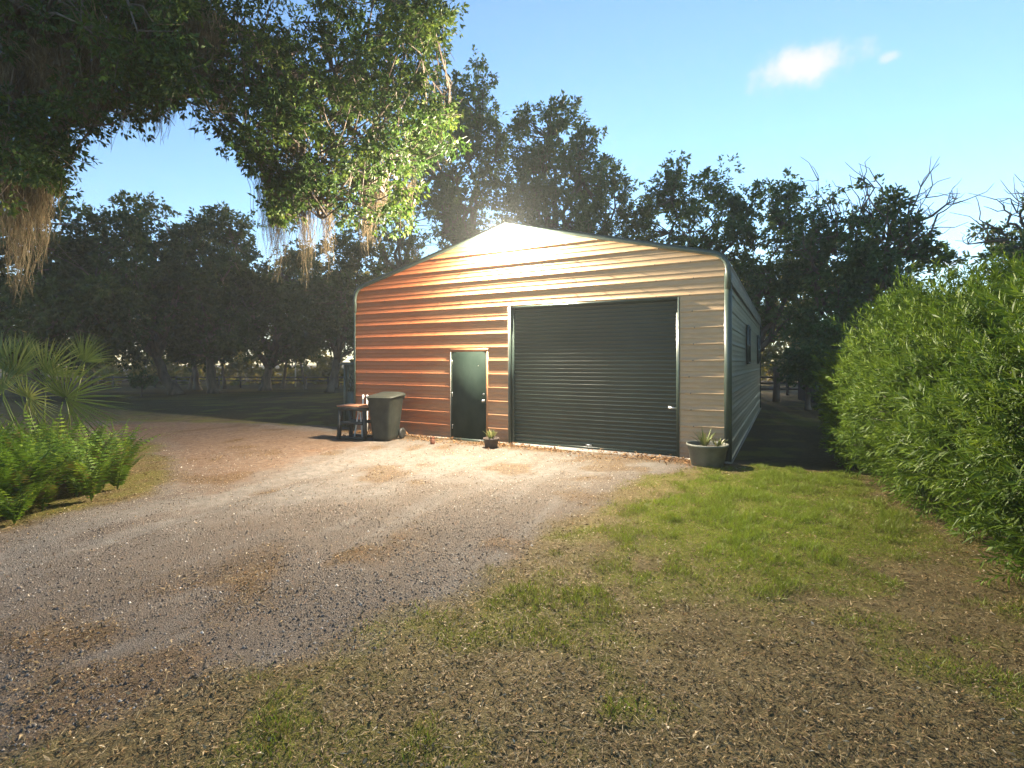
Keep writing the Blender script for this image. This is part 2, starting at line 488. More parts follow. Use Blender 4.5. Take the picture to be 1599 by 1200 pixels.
def masks(x, y):
    j = (fbm(x * 1.6, y * 1.6, 21, 4) - .5) * 1.1 + (fbm(x * 7, y * 7, 25, 3) - .5) * .5
    drive = sstep(-.18, .22, sdist(drive_poly, x, y) + j * .55)
    s = sdist(sand_poly, x, y)
    sand = sstep(-.35, .35, s + j * .9) * .95
    al_ = x * -.36 + y * -.93; ac_ = x * .93 - y * .36
    streak = fbm(al_ * .55, ac_ * 5.5, 83, 4)
    tr = np.maximum(np.exp(-(linedist(track1, x, y) / .24) ** 2), .55 * np.exp(-(linedist(track2, x, y) / .2) ** 2))
    sand = np.clip(np.maximum(sand * sstep(.22, .62, .5 * streak + .5 * fbm(x * 2.2, y * 2.2, 31, 4)), tr * sstep(.38, .60, streak)), 0, 1)
    sand = np.clip(np.maximum(sand, .5 * sstep(.54, .68, streak)), 0, 1) * drive
    deb = np.exp(-((linedist(middle, x, y) + .35 * (fbm(x * 1.1, y * 1.1, 43, 3) - .5)) / .5) ** 2) * sstep(.44, .60, fbm(x * 2.1, y * 2.1, 41, 4)) * .85
    deb = np.maximum(deb, .6 * sstep(.60, .70, fbm(x * 1.4, y * 1.4, 47, 4)) * drive)
    lx = (x - WALL_O[0]) * WU[0] + (y - WALL_O[1]) * WU[1]; ly = (x - WALL_O[0]) * WN[0] + (y - WALL_O[1]) * WN[1]
    wallside = np.exp(-((ly + .12) / .42) ** 2) * (lx > -.5) * (lx < 9.2)
    deb = np.clip(np.maximum(deb, wallside * sstep(.3, .55, fbm(x * 3.2, y * 3.2, 45, 3))), 0, 1)
    red = np.exp(-(linedist(rust1, x, y) / .5) ** 2) * sstep(.35, .6, fbm(x * 1.8, y * 1.8, 51, 3))
    g1 = sstep(-.35, .5, sdist(grass_poly, x, y) + j * 1.1)
    g2 = sstep(-.3, .5, sdist(thin_poly, x, y) + j) * sstep(.46, .62, fbm(x * 2.4, y * 2.4, 61, 4)) * .75
    edge = np.exp(-((sdist(drive_poly, x, y) + .3) / .35) ** 2)
    g3 = np.maximum(sstep(.52, .68, fbm(x * 1.7, y * 1.7, 67, 4)) * .6, edge * sstep(.45, .62, fbm(x * 2.6, y * 2.6, 69, 4)) * .6)
    grass = np.clip(np.maximum(np.maximum(g1, g2), g3), 0, 1) * (1 - drive)
    behind = sstep(-.1, .4, ly) * (1 - drive)
    dirt = sstep(-.3, .5, sdist(dirt_poly, x, y) + j * .8) * drive
    red = np.clip(np.maximum(red, dirt * .72), 0, 1)
    return drive, sand, deb, red, grass, behind


xa = np.concatenate([-np.geomspace(300, 15.5, 36), np.arange(-15, -7, .14), np.arange(-7, 7, .085), np.arange(7, 13, .14), np.geomspace(13.4, 300, 36)])
ya = np.concatenate([-np.geomspace(100, 1.2, 14), np.arange(-.6, 1, .2), np.arange(1.05, 9, .085), np.arange(9, 24, .14), np.geomspace(24.4, 500, 50)])
gx, gy = np.meshgrid(xa, ya)
X, Y = gx.ravel(), gy.ravel()
gm = MB()
nx, ny = len(xa), len(ya)
i = np.arange(ny - 1)[:, None] * nx; j = np.arange(nx - 1)[None]
gm.add(np.stack([X, Y, ground_z(X, Y)], 1), np.stack([i + j, i + j + 1, i + nx + j + 1, i + nx + j], -1).reshape(-1, 4))

m = M['ground'] = material('ground_surface', rough=.95, spec=.04)
n, l, b = nodes(m)
tc = n.new('ShaderNodeTexCoord')


def tex(scale, detail=6, rough=.6, kind='ShaderNodeTexNoise'):
    t = n.new(kind); t.inputs['Scale'].default_value = scale
    if 'Detail' in t.inputs: t.inputs['Detail'].default_value = detail
    if 'Roughness' in t.inputs: t.inputs['Roughness'].default_value = rough
    l.new(tc.outputs['Object'], t.inputs['Vector'])
    return t


def layer(prev, c0, c1, attr, fac_tex, lo=.32, hi=.68):
    r = ramp(m.node_tree, [(lo, c0), (hi, c1)]); l.new(fac_tex, r.inputs[0])
    if prev is None: return r.outputs[0]
    a = n.new('ShaderNodeAttribute'); a.attribute_name = attr
    x = n.new('ShaderNodeMix'); x.data_type = 'RGBA'
    l.new(a.outputs['Fac'], x.inputs['Factor']); l.new(prev, x.inputs['A']); l.new(r.outputs[0], x.inputs['B'])
    return x.outputs['Result']


fine = tex(55, 8, .7); mid = tex(9, 8, .65); vor = tex(75, kind='ShaderNodeTexVoronoi')
mid2 = n.new('ShaderNodeMath'); mid2.operation = 'MULTIPLY_ADD'; mid2.inputs[1].default_value = .5
half_ = n.new('ShaderNodeMath'); half_.operation = 'MULTIPLY'; half_.inputs[1].default_value = .5
l.new(tex(2.6, 6, .6).outputs['Fac'], half_.inputs[0]); l.new(fine.outputs['Fac'], mid2.inputs[0]); l.new(half_.outputs[0], mid2.inputs[2])
c = layer(None, (.064, .049, .024), (.185, .145, .072), '', mid2.outputs[0])           # leaf mould
c = layer(c, (.048, .038, .018), (.085, .066, .034), 'behind', mid.outputs['Fac'])         # worn lawn beyond
c = layer(c, (.090, .095, .018), (.145, .145, .030), 'grass', fine.outputs['Fac'])
c = layer(c, (.064, .052, .042), (.180, .150, .122), 'drive', fine.outputs['Fac'])
c = layer(c, (.115, .104, .092), (.20, .183, .163), 'sand', mid.outputs['Fac'])
c = layer(c, (.11, .062, .036), (.19, .125, .080), 'red', mid.outputs['Fac'])
c = layer(c, (.06, .04, .022), (.16, .10, .05), 'debris', fine.outputs['Fac'])
l.new(c, b.inputs['Base Color'])
bp = n.new('ShaderNodeBump'); bp.inputs['Strength'].default_value = .55; bp.inputs['Distance'].default_value = .012
ad = n.new('ShaderNodeMath'); ad.operation = 'ADD'
l.new(fine.outputs['Fac'], ad.inputs[0]); l.new(vor.outputs['Distance'], ad.inputs[1])
l.new(ad.outputs[0], bp.inputs['Height']); l.new(bp.outputs[0], b.inputs['Normal'])

ground = gm.build('ground', M['ground'], smooth=True)
tag(ground, 'sandy gravel and leaf covered yard around the metal garage', kind='structure')
mk = masks(X, Y)
for nm, v in zip(('drive', 'sand', 'debris', 'red', 'grass', 'behind'), mk):
    at = ground.data.attributes.new(nm, 'FLOAT', 'POINT')
    at.data.foreach_set('value', v.astype(np.float32))

# ------------------------------------------------------------------ the metal garage
garage = thing('metal_garage', (WALL_O[0], WALL_O[1], 0), 'ribbed metal garage with dark green roll-up door and rounded eaves', 'garage', rz=WALL_A)
EAVE, APEX, SLOPE = 3.71, 4.85, (4.85 - 3.71) / (9.05 / 2)
PITCH = .302
RIB = [(0, 0), (.012, .0155), (.034, .0155), (.042, 0), (.118, 0), (.125, .003), (.137, .003), (.144, 0), (.212, 0), (.219, .003), (.231, .003), (.238, 0), (.302, 0)]


def outline():
    """roof outline from the lower left edge over the apex to the lower right edge, rounded at the eaves"""
    P = [(0, 3.10)]
    c = .30
    a = (0, EAVE - c); e = (c * .97, EAVE + c * .97 * SLOPE); k = (0, EAVE)
    for t in np.linspace(0, 1, 6):
        P.append(((1 - t) ** 2 * a[0] + 2 * t * (1 - t) * k[0] + t * t * e[0], (1 - t) ** 2 * a[1] + 2 * t * (1 - t) * k[1] + t * t * e[1]))
    P.append((BW / 2, APEX))
    L = P[:-1]
    return P + [(BW - x, z) for x, z in reversed(L)]


OUT = np.array(outline())


def ulim(z):
    """left limit of the front wall at height z"""
    h = len(OUT) // 2
    return float(np.interp(z, OUT[:h + 1, 1], OUT[:h + 1, 0]))


def clad_strip(pts, u0, u1, mat, name='cladding_panel', axis='front', clip=False):
    """a ribbed strip: pts are (z, proud) pairs; u0/u1 its ends"""
    mb = MB(); V = []
    for z, o in pts:
        a, c_ = u0, u1
        if clip:
            lim = ulim(z); a = max(a, lim + .01); c_ = min(c_, BW - lim - .01)
            if c_ < a: a = c_ = (a + c_) / 2
        if axis == 'front': V += [(a, -o, z), (c_, -o, z)]
        elif axis == 'right': V += [(BW + o, a, z), (BW + o, c_, z)]
        elif axis == 'left': V += [(-o, c_, z), (-o, a, z)]
        else: V += [(c_, BL + o, z), (a, BL + o, z)]
    k = len(pts)
    mb.add(V, [(2 * q, 2 * q + 1, 2 * q + 3, 2 * q + 2) for q in range(k - 1)])
    return mb.build(name, mat, garage)


D0, D1, DT = 3.03, 4.05, 2.085          # entry door opening
G0, G1, GT = 4.62, 8.17, 2.985          # roll-up opening
nb = int(APEX / PITCH) + 1
for k in range(nb):
    z0 = k * PITCH
    pts = [(z0 + a, o) for a, o in RIB if z0 + a < APEX - .03]
    if len(pts) < 2: continue
    segs = [(0.0, BW)]
    if z0 + .05 < GT:
        segs = [(0, G0 - .0), (G1 + .0, BW)]
        if z0 + .05 < DT: segs = [(0, D0), (D1, G0), (G1, BW)]
    for (a, c_) in segs:
        p = pts
        if k == 9 : p = pts          # header strip runs above the opening
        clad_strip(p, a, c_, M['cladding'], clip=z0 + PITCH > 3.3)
for ax in ('right', 'left'):
    for k in range(12):
        z0 = k * PITCH
        clad_strip([(z0 + a, o) for a, o in RIB if z0 + a < 3.42], .02, BL - .02, M['side'], axis=ax)
for k in range(nb):
    z0 = k * PITCH
    pts = [(z0 + a, o) for a, o in RIB if z0 + a < APEX - .03]
    if len(pts) > 1: clad_strip(pts, 0, BW, M['side'], axis='back', clip=True)

# roof sheets, ribbed along the building and wrapped round the eaves
seg = np.hypot(*np.diff(OUT, axis=0).T); S = np.concatenate([[0], np.cumsum(seg)]); TOT = S[-1]


def on_outline(s, off):
    x = np.interp(s, S, OUT[:, 0]); z = np.interp(s, S, OUT[:, 1])
    e = .05
    dx = np.interp(min(s + e, TOT), S, OUT[:, 0]) - np.interp(max(s - e, 0), S, OUT[:, 0])
    dz = np.interp(min(s + e, TOT), S, OUT[:, 1]) - np.interp(max(s - e, 0), S, OUT[:, 1])
    q = math.hypot(dx, dz)
    return x - dz / q * off, z + dx / q * off


nr = int(TOT / PITCH)
for k in range(nr + 1):
    s0 = k * PITCH; mb = MB(); V = []
    for a, o in RIB:
        if s0 + a > TOT + 1e-6: continue
        x, z = on_outline(s0 + a, .030 + o)
        V += [(x, -.07, z), (x, BL + .07, z)]
    kk = len(V) // 2
    if kk < 2: continue
    mb.add(V, [(2 * q, 2 * q + 2, 2 * q + 3, 2 * q + 1) for q in range(kk - 1)])
    mb.build('roof_panel', M['roof'], garage)


def outline_trim(y0, y1, t_in, t_out, name, mat):
    mb = MB(); V = []; ss = np.unique(np.concatenate([S, np.linspace(0, TOT, 24)]))
    for s in ss:
        a = on_outline(s, t_out); c_ = on_outline(s, -t_in)
        V += [(a[0], y0, a[1]), (a[0], y1, a[1]), (c_[0], y1, c_[1]), (c_[0], y0, c_[1])]
    Q = []
    for q in range(len(ss) - 1):
        for r in range(4):
            Q.append((4 * q + r, 4 * q + (r + 1) % 4, 4 * q + 4 + (r + 1) % 4, 4 * q + 4 + r))
    e = 4 * (len(ss) - 1)
    Q += [(3, 2, 1, 0), (e, e + 1, e + 2, e + 3)]
    mb.add(V, Q)
    return mb.build(name, mat, garage)


outline_trim(-.075, -.028, .062, .026, 'gable_trim', M['trim'])
outline_trim(BL + .028, BL + .075, .062, .026, 'gable_trim', M['trim'])


def part(name, mat, parent, *boxes):
    mb = MB()
    for bx in boxes: mb.box(*bx)
    return mb.build(name, mat, parent)


part('corner_trim', M['trim'], garage, (BW - .085, BW + .032, -.034, -.024, .0, 3.40), (BW + .024, BW + .034, -.024, .085, .0, 3.40))
part('corner_trim', M['trim'], garage, (-.032, .020, -.034, -.024, .0, 3.40), (-.034, -.024, -.024, .085, .0, 3.40))
part('corner_trim', M['trim'], garage, (BW - .085, BW + .032, BL + .024, BL + .034, .0, 3.40), (BW + .024, BW + .034, BL - .085, BL + .024, .0, 3.40))
part('corner_trim', M['trim'], garage, (-.032, .085, BL + .024, BL + .034, .0, 3.40), (-.034, -.024, BL - .085, BL + .024, .0, 3.40))
part('base_rail', M['pale_trim'], garage, (0.03, D0 - .01, -.045, -.0225, -.02, .035))
part('base_rail', M['pale_trim'], garage, (D1 + .01, G0 - .02, -.045, -.0225, -.02, .035))
part('base_rail', M['pale_trim'], garage, (G1 + .02, BW + .045, -.045, -.036, -.02, .035))
part('base_rail', M['pale_trim'], garage, (BW + .036, BW + .046, -.045, BL, -.02, .035))
part('slab', M['concrete'], garage, (.01, BW - .01, .01, BL - .01, -.3, .03))
part('slab_apron', M['concrete'], garage, (G0 - .05, G1 + .05, -.07, .009, -.3, .022))

# roll-up door
rd = bpy.data.objects.new('roll_up_door', None); COL.objects.link(rd); rd.parent = garage
REC = .105
sl = .0803; prof = [(0, 0), (.012, .002), (.046, .004), (.056, .017), (.064, .018), (.071, .001), (sl, 0)]
mb = MB(); V = []
for a, o in prof: V += [(G0 + .03, REC - o, a), (G1 - .03, REC - o, a)]
mb.add(V, [(2 * q, 2 * q + 1, 2 * q + 3, 2 * q + 2) for q in range(len(prof) - 1)])
first = mb.build('slat', M['rollup'], rd)
for k in range(int(2.99 / sl) + 1):
    o = first if k == 0 else first.copy()
    if k: COL.objects.link(o)
    o.location = (0, random.uniform(-.0015, .0015), .075 + k * sl)
part('bottom_bar', M['rollup'], rd, (G0 + .03, G1 - .03, REC - .022, REC + .02, .032, .073))
part('guide_rail', M['trim'], rd, (G0 + .001, G0 + .045, REC - .054, REC + .03, .031, GT))
part('guide_rail', M['trim'], rd, (G1 - .045, G1 - .001, REC - .054, REC + .03, .031, GT))
part('jamb_trim', M['trim'], rd, (G0 - .035, G0 + .003, -.03, REC - .055, .0, GT + .03))
part('jamb_trim', M['trim'], rd, (G1 - .003, G1 + .022, -.03, REC - .055, .0, GT + .03))
part('jamb_edge', M['pale_trim'], rd, (G0 - .044, G0 - .0355, -.032, -.001, .0, GT + .03))
part('header_trim', M['trim'], rd, (G0 + .004, G1 - .004, -.006, .26, GT, GT + .033))
part('lift_handle', M['steel'], rd, ((G0 + G1) / 2 - .06, (G0 + G1) / 2 + .06, REC - .046, REC - .023, .10, .125))
part('slide_lock', M['steel'], rd, (G1 - .20, G1 - .05, REC - .034, REC - .019, .92, .955))
part('coil_cover', M['trim'], rd, (G0 + .05, G1 - .05, REC + .06, REC + .5, GT - .1, GT + .4))

# entry door
ed = bpy.data.objects.new('entry_door', None); COL.objects.link(ed); ed.parent = garage
part('leaf', M['door'], ed, (D0 + .048, D1 - .046, -.004, .04, .05, DT - .045))
part('frame', M['pale_trim'], ed, (D0 - .002, D0 + .009, -.020, .09, .0, DT - .045))
part('stop_strip', M['door'], ed, (D0 + .0095, D0 + .046, -.006, .09, .0, DT - .046))
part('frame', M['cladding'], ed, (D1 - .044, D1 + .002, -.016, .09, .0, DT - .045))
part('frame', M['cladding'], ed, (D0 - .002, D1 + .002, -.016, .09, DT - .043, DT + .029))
part('threshold', M['trim'], ed, (D0 + .046, D1 - .046, -.05, .09, -.02, .046))
for zz, nm, rr in ((.93, 'door_knob', .032), (1.08, 'deadbolt', .024)):
    mb = MB(); mb.lathe([(.0, .0), (rr, .0), (rr, .012), (rr * .4, .014), (rr * .4, .03), (rr * .95, .038), (rr, .052), (rr * .7, .066), (0, .068)] if nm == 'door_knob' else
                        [(0, 0), (rr, 0), (rr, .014), (rr * .8, .022), (0, .022)], seg=16)
    o = mb.build(nm, M['steel'], ed, smooth=True, loc=(D1 - .115, -.004, zz)); o.rotation_euler = (R(90), 0, 0)
mb = MB(); mb.lathe([(0, 0), (.012, 0), (.012, .008), (0, .010)], seg=10)
o = mb.build('peephole', M['steel'], ed, loc=((D0 + D1) / 2 + .25, -.004, 1.72)); o.rotation_euler = (R(90), 0, 0)
for zz in (.3, 1.05, 1.8):
    part('hinge', M['steel'], ed, (D0 + .046, D0 + .056, -.014, -.0045, zz - .05, zz + .05))

# side windows
for s0 in (4.1, 9.6):
    wd = bpy.data.objects.new('side_window', None); COL.objects.link(wd); wd.parent = garage; wd.location = (BW, s0, 1.78)
    part('frame', M['trim'], wd, (.024, .075, -.03, .03, -.03, .95), (.024, .075, .87, .93, -.03, .95), (.024, .074, .031, .869, .89, .95), (.024, .074, .031, .869, -.03, .03), (.024, .060, .031, .869, .44, .47))
    part('pane', M['glass'], wd, (.026, .034, .031, .869, .031, .439)); part('pane', M['glass'], wd, (.026, .034, .031, .869, .471, .889))

# screws on the cladding
mb = MB()
for k in range(1, 15):
    for u in np.arange(.35, BW, .62):
        z = k * PITCH + .021
        if z < GT and (G0 - .1 < u < G1 + .1): continue
        if z < DT and (D0 - .1 < u < D1 + .1): continue
        if u < ulim(z) + .15 or u > BW - ulim(z) - .15: continue
        uu = u + random.uniform(-.05, .05); 
        mb.lathe([(.012, 0), (.012, .005), (.006, .008), (0, .008)], seg=6)
        mb.V[-1] = np.stack([mb.V[-1][:, 0] + uu, -.020 - mb.V[-1][:, 2], mb.V[-1][:, 1] + z], 1)
tag(mb.build('cladding_screws', M['screw'], garage), kind='stuff')

# ------------------------------------------------------------------ flood light on the gable
fx, fy = wall_xy(4.56, 0)
LZ = 4.60
flood = thing('flood_light', (fx, fy, LZ), 'lit twin-head white floodlight under the peak of the gable', 'floodlight', rz=WALL_A)
mb = MB(); mb.lathe([(0, 0), (.065, 0), (.065, .02), (.03, .035), (.022, .05), (0, .05)], seg=16)
o = mb.build('mount', M['pvc'], flood, loc=(0, -.02, 0)); o.rotation_euler = (R(90), 0, 0)
M['lens'] = material('lit_lens', (1, 1, 1))
n, l, b = nodes(M['lens']); b.inputs['Emission Color'].default_value = (1, .97, .9, 1); b.inputs['Emission Strength'].default_value = 60
for side, colr, yaw, pw in ((-1, (1.0, .83, .61), -34, .58), (1, (1.0, .90, .70), 38, .62)):
    hd = bpy.data.objects.new('lamp_head', None); COL.objects.link(hd); hd.parent = flood
    hd.location = (side * .10, -.14, -.02); hd.rotation_euler = (R(14), 0, R(yaw))
    mb = MB(); mb.lathe([(0, .055), (.030, .052), (.045, .035), (.057, .006), (.059, .0), (.056, .0)], seg=20)
    o = mb.build('housing', M['pvc'], hd, smooth=True); o.rotation_euler = (R(-90), 0, 0)
    a = np.linspace(0, np.pi / 2, 6)
    mb = MB(); mb.lathe([(.072 * math.cos(t), -.002 - .038 * math.sin(t)) for t in a], seg=14)
    lm = M['lens'].copy(); nodes(lm)[2].inputs['Emission Color'].default_value = (*colr, 1)
    nodes(lm)[2].inputs['Emission Strength'].default_value = LAMP_POWER * pw / (math.pi * 1.3 * math.pi * .072 ** 2)
    o = mb.build('lens', lm, hd, smooth=True); o.rotation_euler = (R(-90), 0, 0)
    mb = MB(); mb.tube([(-side * .07, .09, .0), (-side * .05, .06, 0), (0, .04, 0)], .012, 8); mb.build('swivel_arm', M['pvc'], hd)

# ------------------------------------------------------------------ trees
def ellipsoid_clumps(n, c, r, flat=.0, gap=.0, seed=0):
    """clump centres through an uneven crown"""
    out = []
    ph = rng.uniform(0, 6.28, 6)
    while len(out) < n:
        p = rng.uniform(-1, 1, 3); q = np.linalg.norm(p)
        if q > 1 or q < .25: continue
        d = p / q
        lump = .80 + .22 * math.sin(3 * math.atan2(d[1], d[0]) + ph[0]) * math.cos(2.3 * d[2] * 2 + ph[1]) + .12 * math.sin(7 * d[0] + ph[2]) * math.sin(6 * d[2] + ph[3])
        if q > lump or (q < .55 and rng.random() < .5): continue
        if p[2] < -.75: continue
        out.append(c + p * r)
    return np.array(out)


def leaf_clump(mb, c, r, n, L, W, tone0, droop=.15):
    """n leaves in sprays on the twig ends of one bough"""
    m_ = max(3, n // 8)
    d = rdirs(m_)
    tip = c + d * (r * rng.random(m_) ** .5)[:, None] * np.array([1, 1, .78])
    k = rng.integers(0, m_, n)
    off = rdirs(n)
    P = tip[k] + off * (L * .35) * rng.random(n)[:, None] - d[k] * (L * .9 * rng.random(n))[:, None]
    D = norm(d[k] * .7 + off * .75 + np.array([0, 0, -droop]))
    mb.leaves(P, D, rdirs(n), L * rng.uniform(.65, 1.25, n), W * rng.uniform(.7, 1.2, n), np.clip(tone0 + rng.normal(0, .10, m_)[k] + rng.normal(0, .12, n), 0, 1), bend=.1)


def wavy(a, b, k=6, amp=.08, sag=0.0):
    a = np.array(a, float); b = np.array(b, float); L = np.linalg.norm(b - a)
    t = np.linspace(0, 1, k)[:, None]
    P = a + (b - a) * t
    w = rng.normal(0, amp * L, (k, 3)) * (np.sin(t * np.pi))
    P = P + w * .5
    P[:, 2] += sag * L * np.sin(t[:, 0] * np.pi)
    return P


def tree(name, base, label, crown_c, crown_r, clumps, trunk_r, leaf_n=110, clump_r=.80, L=.21, W=.105, mat='leaf_far', fork=.35, lean=(0, 0), bare=0, moss=0, tone=.45, group=None):
    bz = float(ground_z(np.array([base[0]]), np.array([base[1]]))[0])
    base = np.array([base[0], base[1], bz - .05])
    root = thing(name, tuple(base), label, 'tree', group)
    cc = np.array(crown_c, float) - base; cr = np.array(crown_r, float)
    tb = MB(); cb = MB()
    top = np.array([lean[0], lean[1], 0]) + np.array([cc[0] * .35, cc[1] * .35, max(cc[2] - cr[2] * .9, cc[2] * fork)])
    P = wavy((0, 0, 0), top, 6, .05); rr = np.linspace(trunk_r, trunk_r * .68, 6); rr[0] *= 1.45; rr[1] *= 1.08
    tb.tube(P, rr, 9)
    C = ellipsoid_clumps(clumps, cc, cr)
    nl = max(4, int(clumps / 14)); nodes_ = [P[-1]]
    tips = C[rng.choice(len(C), nl, replace=False)]
    for tp in tips:
        q = wavy(P[-1], top + (tp - top) * .85, 7, .12, .06)
        tb.tube(q, np.linspace(trunk_r * .50, trunk_r * .07, 7), 6)
        nodes_ += list(q[2:])
    nodes_ = np.array(nodes_)
    for c_ in C:
        nd = nodes_[np.argmin(((nodes_ - c_) ** 2).sum(1))]
        tb.tube(wavy(nd, c_, 4, .12), np.linspace(trunk_r * .10 + .008, .008, 4), 3, cap=False)
        leaf_clump(cb, c_, clump_r * rng.uniform(.6, 1.25), int(leaf_n * rng.uniform(.6, 1.3)), L, W, tone + rng.normal(0, .14))
    for _ in range(bare):                              # bare twigs standing out of the crown
        d = rdirs(1)[0]; d[2] = abs(d[2]) * 1.0 + .25; d = d / np.linalg.norm(d)
        a = cc + d * cr * .55; e = cc + d * cr * rng.uniform(1.0, 1.28)
        q = wavy(a, e, 7, .16); tb.tube(q, np.linspace(.07, .016, 7), 4)
        for f in range(5):
            s = q[rng.integers(2, 7)]; tb.tube(wavy(s, s + (d + rdirs(1)[0] * .9) * rng.uniform(.5, 1.1), 4, .15), np.linspace(.026, .010, 4), 3)
    tb.build('trunk', M['bark_far'], root, smooth=True)
    cb.build('crown', M[mat], root)
    if moss:
        mm_ = MB()
        for _ in range(moss):
            c_ = C[rng.integers(len(C))]
            moss_clump(mm_, c_ + np.array([0, 0, -.2]), rng.uniform(.8, 2.0), .22, 40, .02)
        tag(mm_.build('moss', M['moss'], root), kind='stuff')
    return root


def moss_clump(mb, top, length, spread, strands, width, tone0=.5):
    """a beard of hanging, curling strands that draws together towards its tip"""
    k = 9
    t = np.linspace(0, 1, k)
    n = int(strands)
    L = length * (.15 + .95 * rng.beta(1.4, 1.9, n))
    o = rng.normal(0, spread, (n, 3)) * np.array([1, 1, .5])
    q = np.zeros((n, k, 3))
    q[:, :, :2] = np.cumsum(rng.normal(0, .026, (n, k, 2)), 1) + o[:, None, :2] * (1 - .7 * t ** .8)[None, :, None]
    q[:, :, 2] = -t[None] * L[:, None] + o[:, 2:3]
    q[:, :, :2] += (.03 * np.sin(t[None] * L[:, None] * 9 + rng.uniform(0, 6, (n, 1))))[:, :, None] * rng.normal(0, 1, (n, 1, 2))
    a = rng.uniform(0, np.pi, n); s = np.stack([np.cos(a), np.sin(a), np.zeros(n)], 1)
    w = width * (1 - .7 * t)[None] * rng.uniform(.3, 1.3, (n, k))
    V = np.stack([top + q - s[:, None] * w[:, :, None], top + q + s[:, None] * w[:, :, None]], 2).reshape(-1, 3)
    i_ = np.arange(n)[:, None] * 2 * k + 2 * np.arange(k - 1)[None]
    Q = np.stack([i_, i_ + 1, i_ + 3, i_ + 2], -1).reshape(-1, 4)
    mb.add(V, Q, None, np.repeat(np.clip(tone0 + rng.normal(0, .2, n), 0, 1), 2 * k))


def far_tree(px, Y, top, bottom, half, label, trunk_px=None, **kw):
    """tree placed by the direction it stands in and its distance"""
    tx = (px - 800) / FPX * Y if trunk_px is None else (trunk_px - 800) / FPX * Y
    zt = CAM_Z - (top - 566) / FPX * Y; zb = CAM_Z - (bottom - 566) / FPX * Y
    hw = half / FPX * Y
    c_ = ((px - 800) / FPX * Y, Y, (zt + zb) / 2)
    return tree(kw.pop('name', 'oak_tree'), (tx, Y), label, c_, (hw, min(hw, 5.5) * kw.pop('depth', .9), (zt - zb) / 2 * 1.12), **kw)


# oaks beyond the yard on the left
GR = dict(L=.26, W=.14, leaf_n=225, clump_r=1.2, mat='leaf_grove')
far_tree(30, 27, 296, 585, 200, 'dark dense oak behind the fan palm at the edge of the picture', clumps=170, trunk_r=.34, trunk_px=60, tone=.38, **GR)
far_tree(190, 33, 318, 585, 165, 'dark oak with rounded crown behind the long palm fronds', clumps=170, trunk_r=.36, trunk_px=276, tone=.38, **GR)
far_tree(315, 36, 318, 585, 120, 'tall pointed oak right under the gap of open sky', clumps=150, trunk_r=.36, trunk_px=335, tone=.4, **GR)
far_tree(430, 42, 392, 575, 130, 'oak with forked trunk standing before the bright rails', clumps=130, trunk_r=.42, trunk_px=415, fork=.22, tone=.38, **GR)
far_tree(545, 38, 350, 575, 120, 'dark oak beside the rounded corner of the garage roof', clumps=130, trunk_r=.28, trunk_px=515, tone=.4, **GR)
# slender trunks of the grove, low crowns merged with the oaks
for px, Y, tr, lab in ((297, 45, .16, 'slim dark trunk of a young oak between two thicker trunks'), (310, 43, .24, 'stout dark oak trunk next to the slim young trunk'),
                       (352, 47, .15, 'young oak with thin trunk left of the forked oak'), (441, 48, .17, 'young oak with thin trunk right of the forked oak'),
                       (478, 46, .13, 'thin leaning young oak in front of the pale post'), (525, 49, .2, 'small oak nearest the dark lattice cabinet')):
    far_tree(px, Y, 420, 568, 62, lab, clumps=40, trunk_r=tr, tone=.35, lean=(rng.uniform(-.5, .5), 0), name='young_oak', group='young oaks of the grove', **GR)
# tall oaks behind the garage
far_tree(725, 27, 95, 420, 85, 'tallest oak behind the garage, left of its peak', clumps=203, trunk_r=.40, leaf_n=115, bare=0, moss=8, tone=.5)
far_tree(860, 26, 150, 420, 90, 'tall broad oak behind the garage, right of its peak', clumps=203, trunk_r=.40, leaf_n=115, bare=0, moss=6, tone=.5)
far_tree(630, 31, 200, 450, 85, 'oak with open airy crown behind the roof slope', clumps=107, trunk_r=.30, leaf_n=95, bare=0, moss=6, tone=.5)
far_tree(945, 29, 245, 430, 60, 'shorter oak on the shoulder of the broad tall oak', clumps=85, trunk_r=.26, leaf_n=108, bare=0, tone=.5)
far_tree(1078, 28, 252, 460, 112, 'round-headed oak behind the falling roof edge', clumps=171, trunk_r=.34, leaf_n=115, bare=0, tone=.48)
far_tree(1212, 27, 268, 555, 82, 'narrow upright oak behind the garage side wall', trunk_px=1165, clumps=182, trunk_r=.30, leaf_n=108, bare=0, tone=.46)
far_tree(1300, 24, 318, 610, 75, 'oak with many bare twigs on top, left of the thick dark oak', clumps=139, trunk_r=.28, leaf_n=115, bare=12, tone=.44)
far_tree(1385, 22, 295, 600, 80, 'thick dark oak with bare limbs reaching over the hedge', clumps=160, trunk_r=.36, leaf_n=115, bare=14, tone=.42)
far_tree(1625, 20, 315, 480, 95, 'half-bare oak at the picture edge above the hedge', clumps=85, trunk_r=.30, leaf_n=102, bare=16, tone=.48)

# the long bare limb of the thick dark oak and of the edge oak are grown as separate limbs on those trees
for nm, pts, Y in (('thick dark oak', ((1400, 400), (1425, 350), (1455, 338), (1478, 320), (1493, 312)), 22), ('half-bare oak', ((1600, 400), (1570, 375), (1540, 378), (1512, 382)), 20)):
    rt = [o for o in bpy.data.objects if o.get('label', '').startswith(nm)][0]
    mb = MB(); P = np.array([world_pt(a, c_, Y) for a, c_ in pts]) - np.array(rt.location)
    mb.tube(P, np.linspace(.09, .02, len(P)), 6)
    for s in P[1:]:
        for _ in range(5):
            d = rdirs(1)[0]; d[2] = abs(d[2]); mb.tube(wavy(s, s + d * rng.uniform(.4, 1.2), 5, .15), np.linspace(.022, .006, 5), 3)
    mb.build('bare_limb', M['bark_far'], rt)

